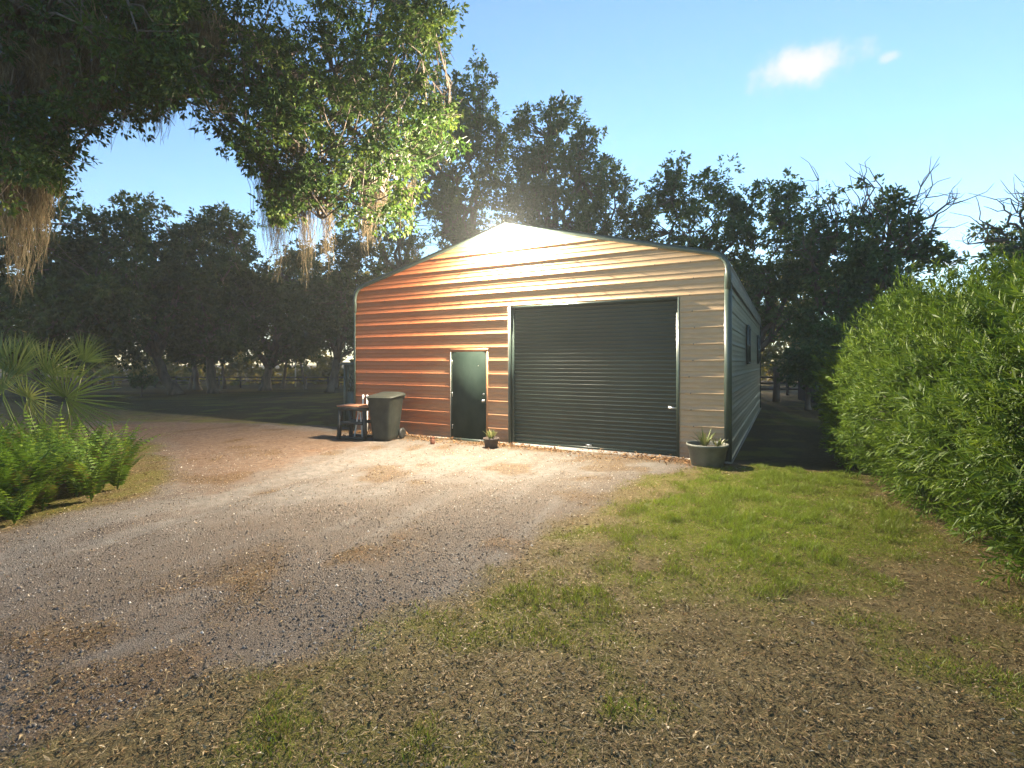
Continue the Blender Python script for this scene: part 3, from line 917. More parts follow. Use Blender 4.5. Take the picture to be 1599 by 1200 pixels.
# undergrowth beyond the side wall
far_tree(1262, 19, 545, 600, 40, 'dark rounded shrub before the rails beside the garage', clumps=45, trunk_r=.10, leaf_n=140, L=.13, W=.06, clump_r=.5, name='round_shrub', tone=.35)
far_tree(1305, 14.5, 505, 650, 34, 'dark green shrub rising behind the end of the hedge', clumps=50, trunk_r=.08, leaf_n=140, L=.11, W=.05, clump_r=.42, name='tall_shrub', tone=.5)
far_tree(222, 30, 578, 606, 18, 'low dark bush on the worn lawn beside the palm', clumps=14, trunk_r=.06, leaf_n=120, L=.14, W=.06, clump_r=.35, name='low_bush', tone=.3)

# woods far behind
mb = MB()
for _ in range(950):
    x = rng.uniform(-85, 45); y = rng.uniform(61, 80)
    h = rng.uniform(-1.2, 14)
    leaf_clump(mb, np.array([x, y, h]), rng.uniform(1.2, 2.4), 80, .80, .46, .55 + rng.normal(0, .22))
tag(mb.build('far_woods', M['leaf_warm']), 'sunlit yellow-green woods far beyond the rail fence', 'woods', kind='stuff')

# ------------------------------------------------------------------ fences
def rail_fence(a, b_, posts, h, label, rails=3):
    a = np.array(a, float); b_ = np.array(b_, float)
    root = thing('rail_fence', (a[0], a[1], 0), label, 'fence')
    P = [a + (b_ - a) * k / (posts - 1) for k in range(posts)]
    Z = [float(ground_z(np.array([p[0]]), np.array([p[1]]))[0]) for p in P]
    for p, z in zip(P, Z):
        q = p - a; mb = MB(); mb.bar((q[0], q[1], z - .2), (q[0], q[1], z + h), .13, .13, up=(1, 0, 0)); mb.build('post', M['fence'], root)
    for k in range(posts - 1):
        for r_ in range(rails):
            f = h * (.92 - r_ * .30)
            q0, q1 = P[k] - a, P[k + 1] - a
            mb = MB(); mb.bar((q0[0], q0[1] - .075, Z[k] + f), (q1[0], q1[1] - .075, Z[k + 1] + f), .035, .13); mb.build('rail', M['fence'], root)
    return root


rail_fence((-46, 53), (-14, 51), 15, 1.15, 'dark post and rail fence behind the grove of oaks', 2)
rail_fence((13.5, 33), (21.5, 31.5), 5, 1.25, 'dark three-rail fence past the far end of the garage', 3)
pp = thing('pale_pole', ((462 - 800) / FPX * 56, 56, -.95), 'thin pale pole beyond the rails, right of the forked oak', 'pole')
mb = MB(); mb.tube([(0, 0, 0), (0, 0, 1.6), (0, 0, 2.9)], [.09, .085, .08], 8); mb.build('shaft', M['pale_post'], pp)
mb = MB(); mb.lathe([(.08, 2.9), (.13, 2.92), (.13, 2.98), (0, 3.04)], seg=10); mb.build('cap', M['pale_post'], pp)

# picket boundary running back along the right side
pf = thing('picket_fence', (12.2, 19.2, 0), 'weathered picket fence half hidden in the shrubs beside the garage', 'fence')
for k in range(26):
    x, y = k * .115, k * .30
    mb = MB(); z = float(ground_z(np.array([12.2 + x]), np.array([19.2 + y]))[0]); hh = 1.05 + rng.uniform(-.03, .03)
    mb.add([(x - .01, y - .05, z), (x + .01, y - .05, z), (x + .01, y + .05, z), (x - .01, y + .05, z), (x - .01, y - .05, z + hh), (x + .01, y - .05, z + hh), (x + .01, y + .05, z + hh), (x - .01, y + .05, z + hh), (x - .01, y, z + hh + .06), (x + .01, y, z + hh + .06)],
           [(0, 1, 5, 4), (1, 2, 6, 5), (2, 3, 7, 6), (3, 0, 4, 7), (4, 5, 9, 8), (7, 8, 9, 6)], [(5, 6, 9), (4, 8, 7)])
    mb.build('picket', M['fence'], pf)
for z in (.3, .85):
    mb = MB(); mb.bar((.03, -.1, z), (26 * .115 + .03, 26 * .30, z - .1), .03, .08); mb.build('rail', M['fence'], pf)

# ------------------------------------------------------------------ the big live oak overhead
oak = thing('live_oak', (-12.5, 9.0, -.05), 'big live oak hung with brown moss, its limbs spreading overhead', 'tree')
OB = np.array(oak.location)
tb = MB()
tb.tube(np.array([(0, 0, 0), (.1, .05, .8), (.15, .1, 2.0), (.3, .1, 3.2), (.6, .2, 4.2)]), [.85, .62, .55, .52, .5], 12)
fork = np.array([.6, .2, 4.2])
limb_px = {
    'low': [(-230, 330, 9.0), (-90, 285, 8.8), (0, 250, 8.6), (60, 228, 8.6), (130, 172, 8.8), (195, 146, 9.0), (260, 148, 9.2), (330, 145, 9.6), (420, 120, 10.2), (520, 110, 10.8)],
    'top': [(-230, 160, 8.4), (-60, 48, 8.0), (0, 24, 7.8), (50, 0, 7.7), (140, -60, 7.8), (280, -110, 8.4), (430, -120, 9.2), (560, -80, 10.0)],
    'right': [(-230, 200, 10.0), (0, 30, 10.6), (200, -10, 11.0), (380, 40, 11.4), (480, 130, 11.6), (560, 170, 11.8), (640, 165, 11.8), (700, 190, 11.6)],
    'drop': [(380, 60, 10.6), (420, 150, 10.5), (455, 230, 10.4), (490, 290, 10.3), (500, 340, 10.3)],
    'drop2': [(440, 120, 11.0), (520, 180, 11.1), (580, 230, 11.2), (600, 300, 11.3)],
    'drop3': [(330, 145, 9.6), (380, 200, 9.9), (415, 260, 10.2), (425, 340, 10.4)],
    'back': [(-230, 120, 11.0), (60, -60, 12.0), (300, -90, 12.6), (520, -30, 13.0), (650, 20, 13.2)],
}
limb_nodes = []
for nm, pts in limb_px.items():
    P = np.array([world_pt(*p) for p in pts]) - OB
    if not nm.startswith('drop'): P = np.vstack([fork, fork + (P[0] - fork) * .5 + np.array([0, 0, .25]), P])
    k = len(P); t = np.linspace(0, k - 1, k * 3)
    Pi = np.stack([np.interp(t, np.arange(k), P[:, a]) for a in range(3)], 1)
    Pi[1:-1] = (Pi[:-2] + Pi[1:-1] * 2 + Pi[2:]) / 4
    Pi[2:-1] += rng.normal(0, .035, (len(Pi) - 3, 3))
    r0 = {'low': .26, 'top': .30, 'right': .25, 'back': .24}.get(nm, .06)
    tb.tube(Pi, np.linspace(r0, .035, len(Pi)), 8)
    limb_nodes += list(Pi[4:])
limb_nodes = np.array(limb_nodes)
hole = [(128, 268), (150, 215), (215, 205), (255, 196), (300, 172), (312, 205), (360, 255), (392, 285), (392, 330), (384, 400), (330, 330), (120, 300)]
edge_poly = [(-420, -320), (690, -320), (700, -60), (702, 30), (690, 90), (640, 150), (715, 165), (735, 195), (700, 245), (650, 240), (640, 262), (632, 350), (580, 362), (530, 385), (470, 395), (410, 385), (395, 300),
             (392, 250), (312, 170), (250, 190), (190, 225), (130, 255), (110, 300), (60, 305), (-420, 330)]
cb = MB(); ncl = 0; centres = []
while ncl < 1020:
    px = rng.uniform(-420, 740); py = rng.uniform(-320, 350)
    if sdist(edge_poly, np.array([px]), np.array([py]))[0] < 0 or sdist(hole, np.array([px]), np.array([py]))[0] > -26: continue
    if (px < 0 or py < 0) and rng.random() < .55: continue
    if px < 330 and py < 130 and rng.random() < .3: continue
    Yd = rng.uniform(8.2, 13.0) if px > 300 else rng.uniform(7.2, 11.0)
    c_ = world_pt(px, py, Yd) - OB
    nd = limb_nodes[np.argmin(((limb_nodes - c_) ** 2).sum(1) * rng.uniform(.5, 2.2, len(limb_nodes)))]
    q = wavy(nd, c_, 5, .14)
    tb.tube(q, np.linspace(.030, .006, 5), 4, cap=False)
    for _ in range(3):
        s = q[rng.integers(2, 5)]; e = s + rdirs(1)[0] * .4
        tb.tube(np.array([s, e]), [.007, .004], 3, cap=False)
    leaf_clump(cb, c_, rng.uniform(.32, .60), int(rng.uniform(140, 250)), .098, .042, .45 + rng.normal(0, .16), droop=.3)
    centres.append(c_); ncl += 1
tb.build('trunk', M['bark'], oak, smooth=True)
cb.build('crown', M['leaf_oak'], oak)
# moss beards: pixel direction, distance, length, spread, strands
for px, py, Yd, L, sp, ns in ((30, 265, 8.6, 1.75, .20, 240), (62, 280, 8.5, 1.2, .13, 140), (8, 250, 8.2, 1.2, .16, 120), (42, 60, 8.2, 1.5, .25, 200), (95, 20, 8.0, 1.3, .2, 150), (150, 30, 8.3, 1.6, .25, 200),
                              (200, 60, 8.8, 1.3, .22, 180), (205, 100, 8.8, .8, .14, 90), (250, 20, 8.6, 1.5, .28, 200), (310, 40, 9.0, 1.4, .28, 190), (345, 110, 9.4, .8, .2, 110), (10, 110, 8.0, 1.2, .2, 150), (120, 120, 8.6, .7, .16, 90),
                              (275, 110, 9.0, .6, .2, 90), (420, 250, 10.4, 1.75, .16, 170), (437, 280, 10.3, 1.65, .10, 120), (478, 275, 10.3, 1.75, .13, 150), (470, 240, 10.4, 1.3, .2, 120), (512, 330, 10.6, 1.1, .07, 50), (452, 270, 10.6, 1.2, .10, 60),
                              (575, 280, 11.4, 1.35, .15, 160), (592, 270, 11.4, 1.1, .12, 110), (632, 285, 11.8, .9, .10, 70), (683, 190, 11.6, .75, .09, 70), (655, 110, 11.8, .7, .1, 50), (395, 60, 10.0, 1.0, .25, 120), (700, 215, 11.5, .5, .07, 40)):
    mb = MB(); moss_clump(mb, world_pt(px, py, Yd) - OB, L * 1.25, sp * 1.1, ns * 1.6, .007, .36)
    mb.build('moss', M['moss'], oak)

for _ in range(34):                       # moss veil over the upper left
    mb = MB(); moss_clump(mb, world_pt(rng.uniform(-120, 340), rng.uniform(-60, 105), rng.uniform(7.6, 9.4)) - OB, rng.uniform(.6, 1.3), rng.uniform(.14, .30), 170, .007, .25)
    mb.build('moss', M['moss'], oak)

# ------------------------------------------------------------------ hedge on the right
hedge = thing('podocarpus_hedge', (5.6, 6.0, 0), 'tall bright green narrow-leaved hedge beside the grass', 'hedge')
HO = np.array([5.6, 6.0, 0])
axis = np.array([(6.75, 9.4), (6.45, 8.4), (6.0, 7.0), (5.5, 5.5), (5.05, 4.2), (4.75, 3.2), (4.5, 2.0), (4.3, .8)])
al = np.concatenate([[0], np.cumsum(np.hypot(*np.diff(axis, axis=0).T))])


def hedge_pts(n, depth_lo, depth_hi):
    s = rng.uniform(0, al[-1], n); ph = np.where(rng.random(n) < .82, rng.uniform(-.3, .75, n), rng.uniform(.75, 1.3, n)) * np.pi
    cx = np.interp(s, al, axis[:, 0]); cy = np.interp(s, al, axis[:, 1])
    ex = np.interp(s + .1, al, axis[:, 0]) - np.interp(s - .1, al, axis[:, 0]); ey = np.interp(s + .1, al, axis[:, 1]) - np.interp(s - .1, al, axis[:, 1])
    q = np.hypot(ex, ey); side = np.stack([ey / q, -ex / q], 1)      # towards the yard when cos > 0
    if True: side = -side * np.sign(side[:, :1]) * 1.0
    hh = np.interp(s, [0, .5, 1.1, 2.0, 3.2, 4.2, 6, 9], [1.58, 1.74, 1.96, 2.32, 2.40, 2.26, 2.1, 2.0]) + (vnoise(s * 1.9, s * 0, 5) - .5) * .35
    half = np.interp(s, [0, .6, 2, 5, 9], [.55, .85, .95, .95, .95])
    lump = .86 + .62 * (fbm(s * 1.9, ph * 1.7, 8, 4) - .5) * 1.25
    dep = rng.uniform(depth_lo, depth_hi, n) + (rng.random(n) > .90) * rng.uniform(0, .26, n) * (depth_hi > 1)
    r_ = lump * dep
    z = .52 * hh + np.sin(ph) * .50 * hh * r_ / .86
    z = np.maximum(z, .12)
    w = np.sign(np.cos(ph)) * np.abs(np.cos(ph)) ** .7 * half * r_ / .86
    w = w * np.interp(z, [0, .5, 1.2, 2.8], [.78, .95, 1.05, 1.0])
    P = np.stack([cx + side[:, 0] * w, cy + side[:, 1] * w, z], 1)
    out = np.stack([side[:, 0] * np.cos(ph), side[:, 1] * np.cos(ph), np.sin(ph) * .8], 1)
    endcap = np.interp(s, [0, .7], [1, 0])
    out[:, 0] += endcap * .4; out[:, 1] += endcap * .9
    return P, norm(out), s


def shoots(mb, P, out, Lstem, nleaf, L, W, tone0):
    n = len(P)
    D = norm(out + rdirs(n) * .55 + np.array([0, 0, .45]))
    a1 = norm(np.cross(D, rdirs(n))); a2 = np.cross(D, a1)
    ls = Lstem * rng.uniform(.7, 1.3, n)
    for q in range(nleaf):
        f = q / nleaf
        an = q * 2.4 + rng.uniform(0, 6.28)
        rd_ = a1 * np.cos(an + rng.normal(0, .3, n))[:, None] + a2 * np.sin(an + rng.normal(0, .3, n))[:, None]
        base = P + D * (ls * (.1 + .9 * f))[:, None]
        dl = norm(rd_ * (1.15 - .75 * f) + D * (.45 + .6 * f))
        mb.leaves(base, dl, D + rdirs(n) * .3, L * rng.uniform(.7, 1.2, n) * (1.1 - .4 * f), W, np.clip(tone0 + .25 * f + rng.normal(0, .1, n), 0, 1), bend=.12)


mb = MB()
P, out, s = hedge_pts(7600, .86, 1.10)
shoots(mb, P - HO, out, .22, 16, .130, .0155, .42 + .35 * (fbm(P[:, 0] * 2 + P[:, 1] * 2, P[:, 2] * 2.5, 19, 3) - .4))
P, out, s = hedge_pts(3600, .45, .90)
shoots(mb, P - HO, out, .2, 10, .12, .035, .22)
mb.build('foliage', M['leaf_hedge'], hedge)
mb = MB()
for k in range(26):
    s = al[-1] * (k + .5) / 26; p = np.array([np.interp(s, al, axis[:, 0]), np.interp(s, al, axis[:, 1]), 0]) - HO
    p[:2] += rng.normal(0, .2, 2)
    mb.tube(wavy(p, p + np.array([rng.normal(0, .3), rng.normal(0, .3), 2.1]), 6, .05), np.linspace(.03, .008, 6), 5)
    for _ in range(7):
        a = p + np.array([0, 0, rng.uniform(.2, 1.6)]); d = rdirs(1)[0]; d[2] = abs(d[2])
        mb.tube(wavy(a, a + d * .8, 4, .1), np.linspace(.012, .004, 4), 4)
mb.build('stems', M['bark'], hedge)

# shaded continuation of the boundary shrubs behind the hedge
for k, (px, Y, tp, lab) in enumerate(((1335, 11.0, 560, 'shaded shrub just behind the far end of the hedge'), (1318, 12.6, 585, 'low shaded shrub farther along beside the dark strip of lawn'))):
    far_tree(px, Y, tp, 735 if k == 0 else 690, 30, lab, clumps=40, trunk_r=.05, leaf_n=150, L=.09, W=.02, clump_r=.35, name='shaded_shrub', tone=.4, mat='leaf_hedge')

# small cabbage palm behind the garage
cp = thing('cabbage_palm', ((1212 - 800) / FPX * 24, 24, -.1), 'small fan palm silhouetted behind the far corner of the garage', 'palm')
mb = MB(); mb.tube([(0, 0, 0), (.05, 0, .8), (0, 0, 1.7)], [.17, .15, .14], 8); mb.build('trunk', M['bark_far'], cp)


def fan(mb, hub, axis_d, side_d, rad, spread, count, width, tone0, droop=.12):
    """one fan leaf: leaflets radiating from the hub"""
    hub = np.array(hub, float); axis_d = norm(np.array(axis_d, float)); side_d = norm(np.array(side_d, float) - axis_d * np.dot(axis_d, side_d))
    nrm = np.cross(axis_d, side_d)
    for th in np.linspace(-spread, spread, count):
        th += rng.normal(0, .02)
        d = axis_d * math.cos(th) + side_d * math.sin(th); s = np.cross(nrm, d)
        L = rad * (1 - .22 * abs(th) / spread) * rng.uniform(.9, 1.05)
        k = 5; t = np.linspace(0.03, 1, k)
        q = hub + d * (L * t)[:, None] + nrm * (.06 * L * np.sin(t * 3))[:, None] * rng.normal(1, .3) + np.array([0, 0, -1]) * (droop * L * t ** 3)[:, None] * rng.uniform(.5, 1.6)
        w = width * np.array([.35, 1, .95, .6, .06])
        V = np.concatenate([[q[i_] - s * w[i_] * .5, q[i_] + nrm * w[i_] * .22, q[i_] + s * w[i_] * .5] for i_ in range(k)])
        Q = []
        for i_ in range(k - 1):
            Q += [(3 * i_, 3 * i_ + 1, 3 * i_ + 4, 3 * i_ + 3), (3 * i_ + 1, 3 * i_ + 2, 3 * i_ + 5, 3 * i_ + 4)]
        mb.add(V, Q, None, np.clip(tone0 + rng.normal(0, .1) + np.repeat([0, 0, 0, .1, .35], 3), 0, 1))


for k in range(14):
    a = k * 2.4; el = rng.uniform(-.3, 1.2)
    d = np.array([math.cos(a) * math.cos(el), math.sin(a) * math.cos(el), math.sin(el)])
    hub = np.array([0, 0, 1.7]) + d * .55
    mb = MB(); mb.tube([np.array([0, 0, 1.65]), hub], [.02, .012], 4)
    fan(mb, hub, d, np.cross(d, (0, 0, 1)) + 1e-3, .65, 1.5, 18, .04, .4, .3)
    mb.build('frond', M['palm'], cp)

# ------------------------------------------------------------------ fan palm at the left
PY = 9.0
palm = thing('fan_palmetto', tuple(world_pt(70, 700, PY) * np.array([1, 1, 0])), 'palmetto with long fan fronds rising behind the ferns', 'palm')
PB = np.array(palm.location)
for (px, py, dy, ang, tilt, rad, spread, cnt, wd, tn) in (
        (103, 622, 0, 36, .20, 1.18, 1.95, 46, .021, .40), (46, 622, -.35, 8, .45, .62, 2.4, 34, .022, .95), (24, 588, .1, 84, .2, .86, 1.0, 26, .024, .65),
        (74, 585, .2, 50, .2, .86, .95, 24, .024, .7), (133, 566, .3, 66, .15, .66, 1.1, 24, .020, .45), (4, 612, -.1, 145, .4, .75, 1.8, 30, .022, .5), (40, 560, .4, 75, .1, .55, .9, 20, .022, .5),
        (-60, 590, .2, 110, .2, .9, 1.7, 30, .024, .4), (5, 560, .5, 95, -.1, .62, 1.1, 22, .022, .5), (-140, 620, 0, 130, .3, .9, 1.8, 30, .024, .4), (-90, 560, .5, 80, 0, .8, 1.4, 26, .024, .4)):
    hub = world_pt(px, py, PY + dy) - PB
    a = R(ang); d = np.array([math.cos(a), -tilt * .5, math.sin(a)])
    side = np.array([-math.sin(a), -tilt, math.cos(a)])
    mb = MB()
    foot = np.array([rng.normal(0, .12) + hub[0] * .25, rng.normal(0, .1), .25])
    mid_ = (foot + hub) / 2 + np.array([hub[0] * .15, 0, .05])
    mb.tube(np.array([foot, mid_, hub]), [.014, .011, .008], 5, tone=.5)
    fan(mb, hub, d, side, rad * 1.05, spread, cnt, wd * 1.05, tn, .10)
    mb.build('frond', M['palm'], palm)
mb = MB(); mb.tube(wavy((0, 0, 0), (-.1, 0, .5), 5, .03), [.16, .14, .13, .12, .08], 8); mb.build('stump', M['bark'], palm, smooth=True)

# ------------------------------------------------------------------ fern bed
fern_poly = [(-5.25, 5.35), (-5.0, 5.9), (-4.9, 6.7), (-5.1, 7.6), (-6.0, 8.4), (-10.5, 9.0), (-11, 4.6), (-5.9, 4.6)]
mb = MB(); cnt = 0
while cnt < 104:
    x = rng.uniform(-9.6, -4.9); y = rng.uniform(4.6, 8.9)
    sd_ = sdist(fern_poly, np.array([x]), np.array([y]))[0]
    if sd_ < .08: continue
    cnt += 1
    big = min(1.4, .80 + sd_ * .9)
    z0 = float(ground_z(np.array([x]), np.array([y]))[0])
    for f in range(16):
        a = f * 2.4 + rng.normal(0, .3); lean = rng.uniform(.08, .7); L = big * rng.uniform(.5, 1.15)
        k = 20; t = np.linspace(0, 1, k)
        out_ = L * (lean * t * .55 + .30 * t ** 2.2); up_ = L * (t * (1 - .15 * lean) - .42 * t ** 2.4 * (.4 + lean))
        q = np.stack([x + np.cos(a) * out_, y + np.sin(a) * out_, z0 + np.maximum(up_, -.02)], 1)
        T = norm(np.gradient(q, axis=0)); s = norm(np.cross(T, np.array([0, 0, 1.]))); 
        pl = .085 * big * np.sin(np.clip(t * 1.12 + .10, 0, 1) * np.pi) ** .6 + .008
        tn = rng.uniform(.35, .95) if rng.random() > .15 else rng.uniform(0, .15)
        for sg in (-1, 1):
            D = s * sg + T * .35 + np.array([0, 0, -.12])
            mb.leaves(q[2:], D[2:], np.cross(D[2:], T[2:]) * sg, pl[2:] * rng.uniform(.85, 1.1, k - 2), .020 * big + .004, np.clip(tn + rng.normal(0, .08, k - 2), 0, 1), bend=.15)
        w = .004
        V = np.stack([q - s * w, q + s * w], 1).reshape(-1, 3)
        mb.add(V, [(2 * i_, 2 * i_ + 1, 2 * i_ + 3, 2 * i_ + 2) for i_ in range(k - 1)], None, .3)
tag(mb.build('fern_bed', M['fern']), 'bright green fern bed spilling to the edge of the drive', 'ferns', kind='stuff')

# ------------------------------------------------------------------ wheeled bin
bx, by = -2.92, 11.75
binn = thing('wheeled_bin', (bx, by, 0), 'dark green wheeled rubbish bin with dull streaked side', 'bin', rz=R(-15))
mb = MB()
lv = [(0.0, .20, .24), (.10, .225, .265), (.55, .27, .315), (.92, .305, .355), (.96, .325, .375), (1.0, .325, .375)]
V = []; NS = 16
for z, hx, hy in lv:
    for q in range(NS):
        a = 2 * math.pi * (q + .5) / NS; c_, s_ = math.cos(a), math.sin(a); e = .32
        V.append((hx * math.copysign(abs(c_) ** e, c_), hy * math.copysign(abs(s_) ** e, s_), z))
Q = [(r_ * NS + q, r_ * NS + (q + 1) % NS, (r_ + 1) * NS + (q + 1) % NS, (r_ + 1) * NS + q) for r_ in range(len(lv) - 1) for q in range(NS)]
mb.add(V, Q, [(0, q + 1, q) for q in range(1, NS - 1)]); mb.build('body', M['bin'], binn)
mb = MB(); V = []
for z, k_, o in ((1.002, 1.06, 0), (1.03, 1.06, 0), (1.055, .96, .01), (1.075, .70, .02)):
    for q in range(NS):
        a = 2 * math.pi * (q + .5) / NS; c_, s_ = math.cos(a), math.sin(a); e = .32
        V.append((.335 * k_ * math.copysign(abs(c_) ** e, c_), .385 * k_ * math.copysign(abs(s_) ** e, s_) + o, z + .05 * (math.copysign(abs(s_) ** e, s_) if z > 1.01 else 0) * .6))
Q = [(r_ * NS + q, r_ * NS + (q + 1) % NS, (r_ + 1) * NS + (q + 1) % NS, (r_ + 1) * NS + q) for r_ in range(3) for q in range(NS)]
mb.add(V, Q, [(3 * NS, 3 * NS + q, 3 * NS + q + 1) for q in range(1, NS - 1)] + [(0, q + 1, q) for q in range(1, NS - 1)]); mb.build('lid', M['bin'], binn)
mb = MB(); mb.tube([(-.26, .36, .95), (-.26, .47, 1.0), (.26, .47, 1.0), (.26, .36, .95)], .016, 8); mb.build('handle', M['black'], binn)
for sx_ in (-1, 1):
    mb = MB(); mb.lathe([(0, -.03), (.07, -.03), (.125, -.028), (.13, 0), (.125, .028), (.07, .03), (0, .03)], seg=20)
    o = mb.build('wheel', M['black'], binn, smooth=True, loc=(sx_ * .26, .29, .13)); o.rotation_euler = (0, R(90), 0)
mb = MB(); mb.tube([(-.28, .29, .13), (.28, .29, .13)], .012, 6); mb.build('axle', M['steel'], binn)

# ------------------------------------------------------------------ work stand, pipes, lattice cabinet
st = thing('work_stand', (-3.62, 11.92, 0), 'black two-tier stand with red-brown board top beside the bin', 'stand', rz=R(-20))
part('top_board', M['wood_red'], st, (-.40, .40, -.25, .25, .765, .80))
part('apron', M['black'], st, (-.37, .37, -.23, .23, .68, .764))
part('shelf', M['black'], st, (-.375, .375, -.235, -.17, .36, .43)); part('shelf_rail', M['black'], st, (-.375, .375, .17, .235, .36, .43))
for sx_ in (-1, 1):
    for sy_ in (-1, 1):
        mb = MB(); mb.bar((sx_ * .36, sy_ * .22, 0), (sx_ * .335, sy_ * .2, .69), .07, .07, up=(1, 0, 0)); mb.build('leg', M['black'], st)
part('foot_bar', M['black'], st, (-.38, .38, -.245, -.195, .03, .08)); part('foot_bar', M['black'], st, (-.38, .38, .195, .245, .03, .08))
for k, (u, lab) in enumerate(((.36, 'thin white upright pipe behind the stand, nearer the garage corner'), (.50, 'thin white upright pipe behind the stand, nearer the bin'))):
    x, y = wall_xy(u, -.10)
    pt = thing('white_pipe', (x, y, 0), lab, 'pipe')
    mb = MB(); mb.tube([(0, 0, -.05), (0, 0, .5), (0, 0, .93)], .022, 10); mb.build('riser', M['pvc'], pt, smooth=True)
    mb = MB(); mb.lathe([(.03, .90), (.03, .96), (0, .97)], seg=12); mb.build('cap', M['pvc'], pt)
for dx_, dy_, tx_, hh_, lab in ((-.12, .12, .10, .66, 'short leaning pale pipe under the board of the stand'), (.10, .05, -.06, .62, 'pale pipe leaning the other way under the board of the stand')):
    pt = thing('leaning_pipe', (-3.62 + dx_, 11.92 + dy_, 0), lab, 'pipe')
    mb = MB(); mb.tube([(0, 0, 0), (tx_ * .5, .01, hh_ / 2), (tx_, .02, hh_)], .018, 8); mb.build('length', M['pvc'], pt, smooth=True)
    mb = MB(); mb.tube([(tx_ * .92, .02, hh_ * .92), (tx_, .02, hh_ + .005)], .023, 8); mb.build('collar', M['pvc'], pt, smooth=True)
x, y = wall_xy(-1.02, .55)
cab = thing('lattice_cabinet', (x, y, 0), 'dark green tall cabinet with lattice vent at the garage corner', 'cabinet', rz=WALL_A)
part('roof_cap', M['trim'], cab, (-.10, 1.0, -.08, .80, 1.72, 1.76), (-.06, .98, -.04, .76, 1.76, 1.80))
for xx in (0, .58):
    part('post', M['trim'], cab, (xx, xx + .07, 0, .07, 0, 1.72)); part('post', M['trim'], cab, (xx, xx + .07, .65, .72, 0, 1.72))
part('front_panel', M['trim'], cab, (.071, .579, .02, .05, .02, .98)); part('front_panel', M['trim'], cab, (.071, .18, .02, .05, .98, 1.719)); part('front_panel', M['trim'], cab, (.181, .579, .02, .05, 1.50, 1.719))
part('side_panel', M['trim'], cab, (.02, .05, .071, .649, .02, 1.7))
for k in range(6):
    for dr in (-1, 1):
        a = np.array([.18 + .40 * (0 if dr > 0 else 1), .03 + .008 * dr, .56 + k * .155]); e = a + np.array([dr * .40, 0, .52])
        lo_, hi_ = .98, 1.50
        t0 = max(0, (lo_ - a[2]) / .52); t1 = min(1, (hi_ - a[2]) / .52)
        if t1 - t0 < .05: continue
        mb = MB(); mb.bar(a + (e - a) * t0, a + (e - a) * t1, .006, .045, up=(0, 0, 1)); mb.build('lattice_slat', M['trim'], cab)

# ------------------------------------------------------------------ pots and stake
def spiky(mb, n, h, w, z0, spread):
    for k in range(n):
        a = k * 2.4 + rng.normal(0, .2); ln = rng.uniform(.25, 1.0)
        L = h * rng.uniform(.6, 1.15); t = np.linspace(0, 1, 6)
        q = np.stack([np.cos(a) * (spread * .3 + L * ln * t * .8), np.sin(a) * (spread * .3 + L * ln * t * .8), z0 + L * (t - .45 * ln * t ** 2)], 1)
        s = np.array([-math.sin(a), math.cos(a), 0]); ww = w * np.array([1, 1.05, .9, .7, .4, .03])
        up_ = np.array([0, 0, 1.])
        V = np.concatenate([[q[i_] - s * ww[i_] / 2 + up_ * ww[i_] * .15, q[i_] - up_ * ww[i_] * .22, q[i_] + s * ww[i_] / 2 + up_ * ww[i_] * .15] for i_ in range(6)])
        Q = []
        for i_ in range(5):
            Q += [(3 * i_, 3 * i_ + 1, 3 * i_ + 4, 3 * i_ + 3), (3 * i_ + 1, 3 * i_ + 2, 3 * i_ + 5, 3 * i_ + 4)]
        mb.add(V, Q, None, np.clip(rng.uniform(.2, 1.0), 0, 1))


pot = thing('small_pot', (-.44, 10.72, 0), 'small dark clay pot by the entry door', 'pot')
mb = MB(); mb.lathe([(0, 0), (.115, 0), (.125, .01), (.158, .165), (.172, .168), (.172, .205), (.150, .207), (.145, .18)], seg=28); mb.build('body', M['pot_dark'], pot, smooth=True)
mb = MB(); mb.lathe([(.147, .18), (.08, .188), (0, .185)], seg=20); mb.build('soil', M['soil'], pot)
pl = thing('spiky_plant', (-.44, 10.72, .18), 'yellow-green spiky plant in the small pot by the entry door', 'plant')
mb = MB(); spiky(mb, 34, .25, .024, 0, .10); mb.build('leaves', M['aloe'], pl)
tub = thing('round_tub', (3.40, 8.84, 0), 'wide grey-green round tub at the garage corner', 'tub')
mb = MB(); mb.lathe([(0, 0), (.245, 0), (.262, .015), (.285, .12), (.292, .125), (.310, .27), (.318, .275), (.330, .345), (.352, .35), (.352, .385), (.335, .390), (.322, .36), (.316, .30)], seg=40); mb.build('body', M['pot_grey'], tub, smooth=True)
mb = MB(); mb.lathe([(.317, .31), (.15, .325), (0, .32)], seg=28); mb.build('soil', M['soil'], tub)
for nm, dx, n_, h_, lab in (('aloe_plant', -.06, 24, .38, 'larger yellowish aloe in the round tub'), ('small_aloe_plant', .17, 16, .22, 'smaller grey aloe in the round tub')):
    pl = thing(nm, (3.40 + dx, 8.80, .32), lab, 'plant'); mb = MB(); spiky(mb, n_, h_, .034, 0, .05); mb.build('leaves', M['aloe'], pl)
sx0, sy0 = G(676, 694)
stk = thing('iron_stake', (sx0, sy0, 0), 'short rusty square stake in the leaves before the wall', 'stake')
part('shaft', M['rust'], stk, (-.045, .045, -.045, .045, -.1, .135)); part('cap', M['rust'], stk, (-.052, .052, -.052, .052, .136, .155))

# ------------------------------------------------------------------ scatter on the ground
MGX, MGY, MGS = -9.2, 1.3, .04
_a, _b = np.meshgrid(np.arange(MGX, 8.4, MGS), np.arange(MGY, 12.9, MGS))
MG = np.stack(masks(_a, _b))


def gmask(x, y):
    i_ = np.clip(((y - MGY) / MGS).astype(int), 0, MG.shape[1] - 1); j_ = np.clip(((x - MGX) / MGS).astype(int), 0, MG.shape[2] - 1)
    return MG[:, i_, j_]


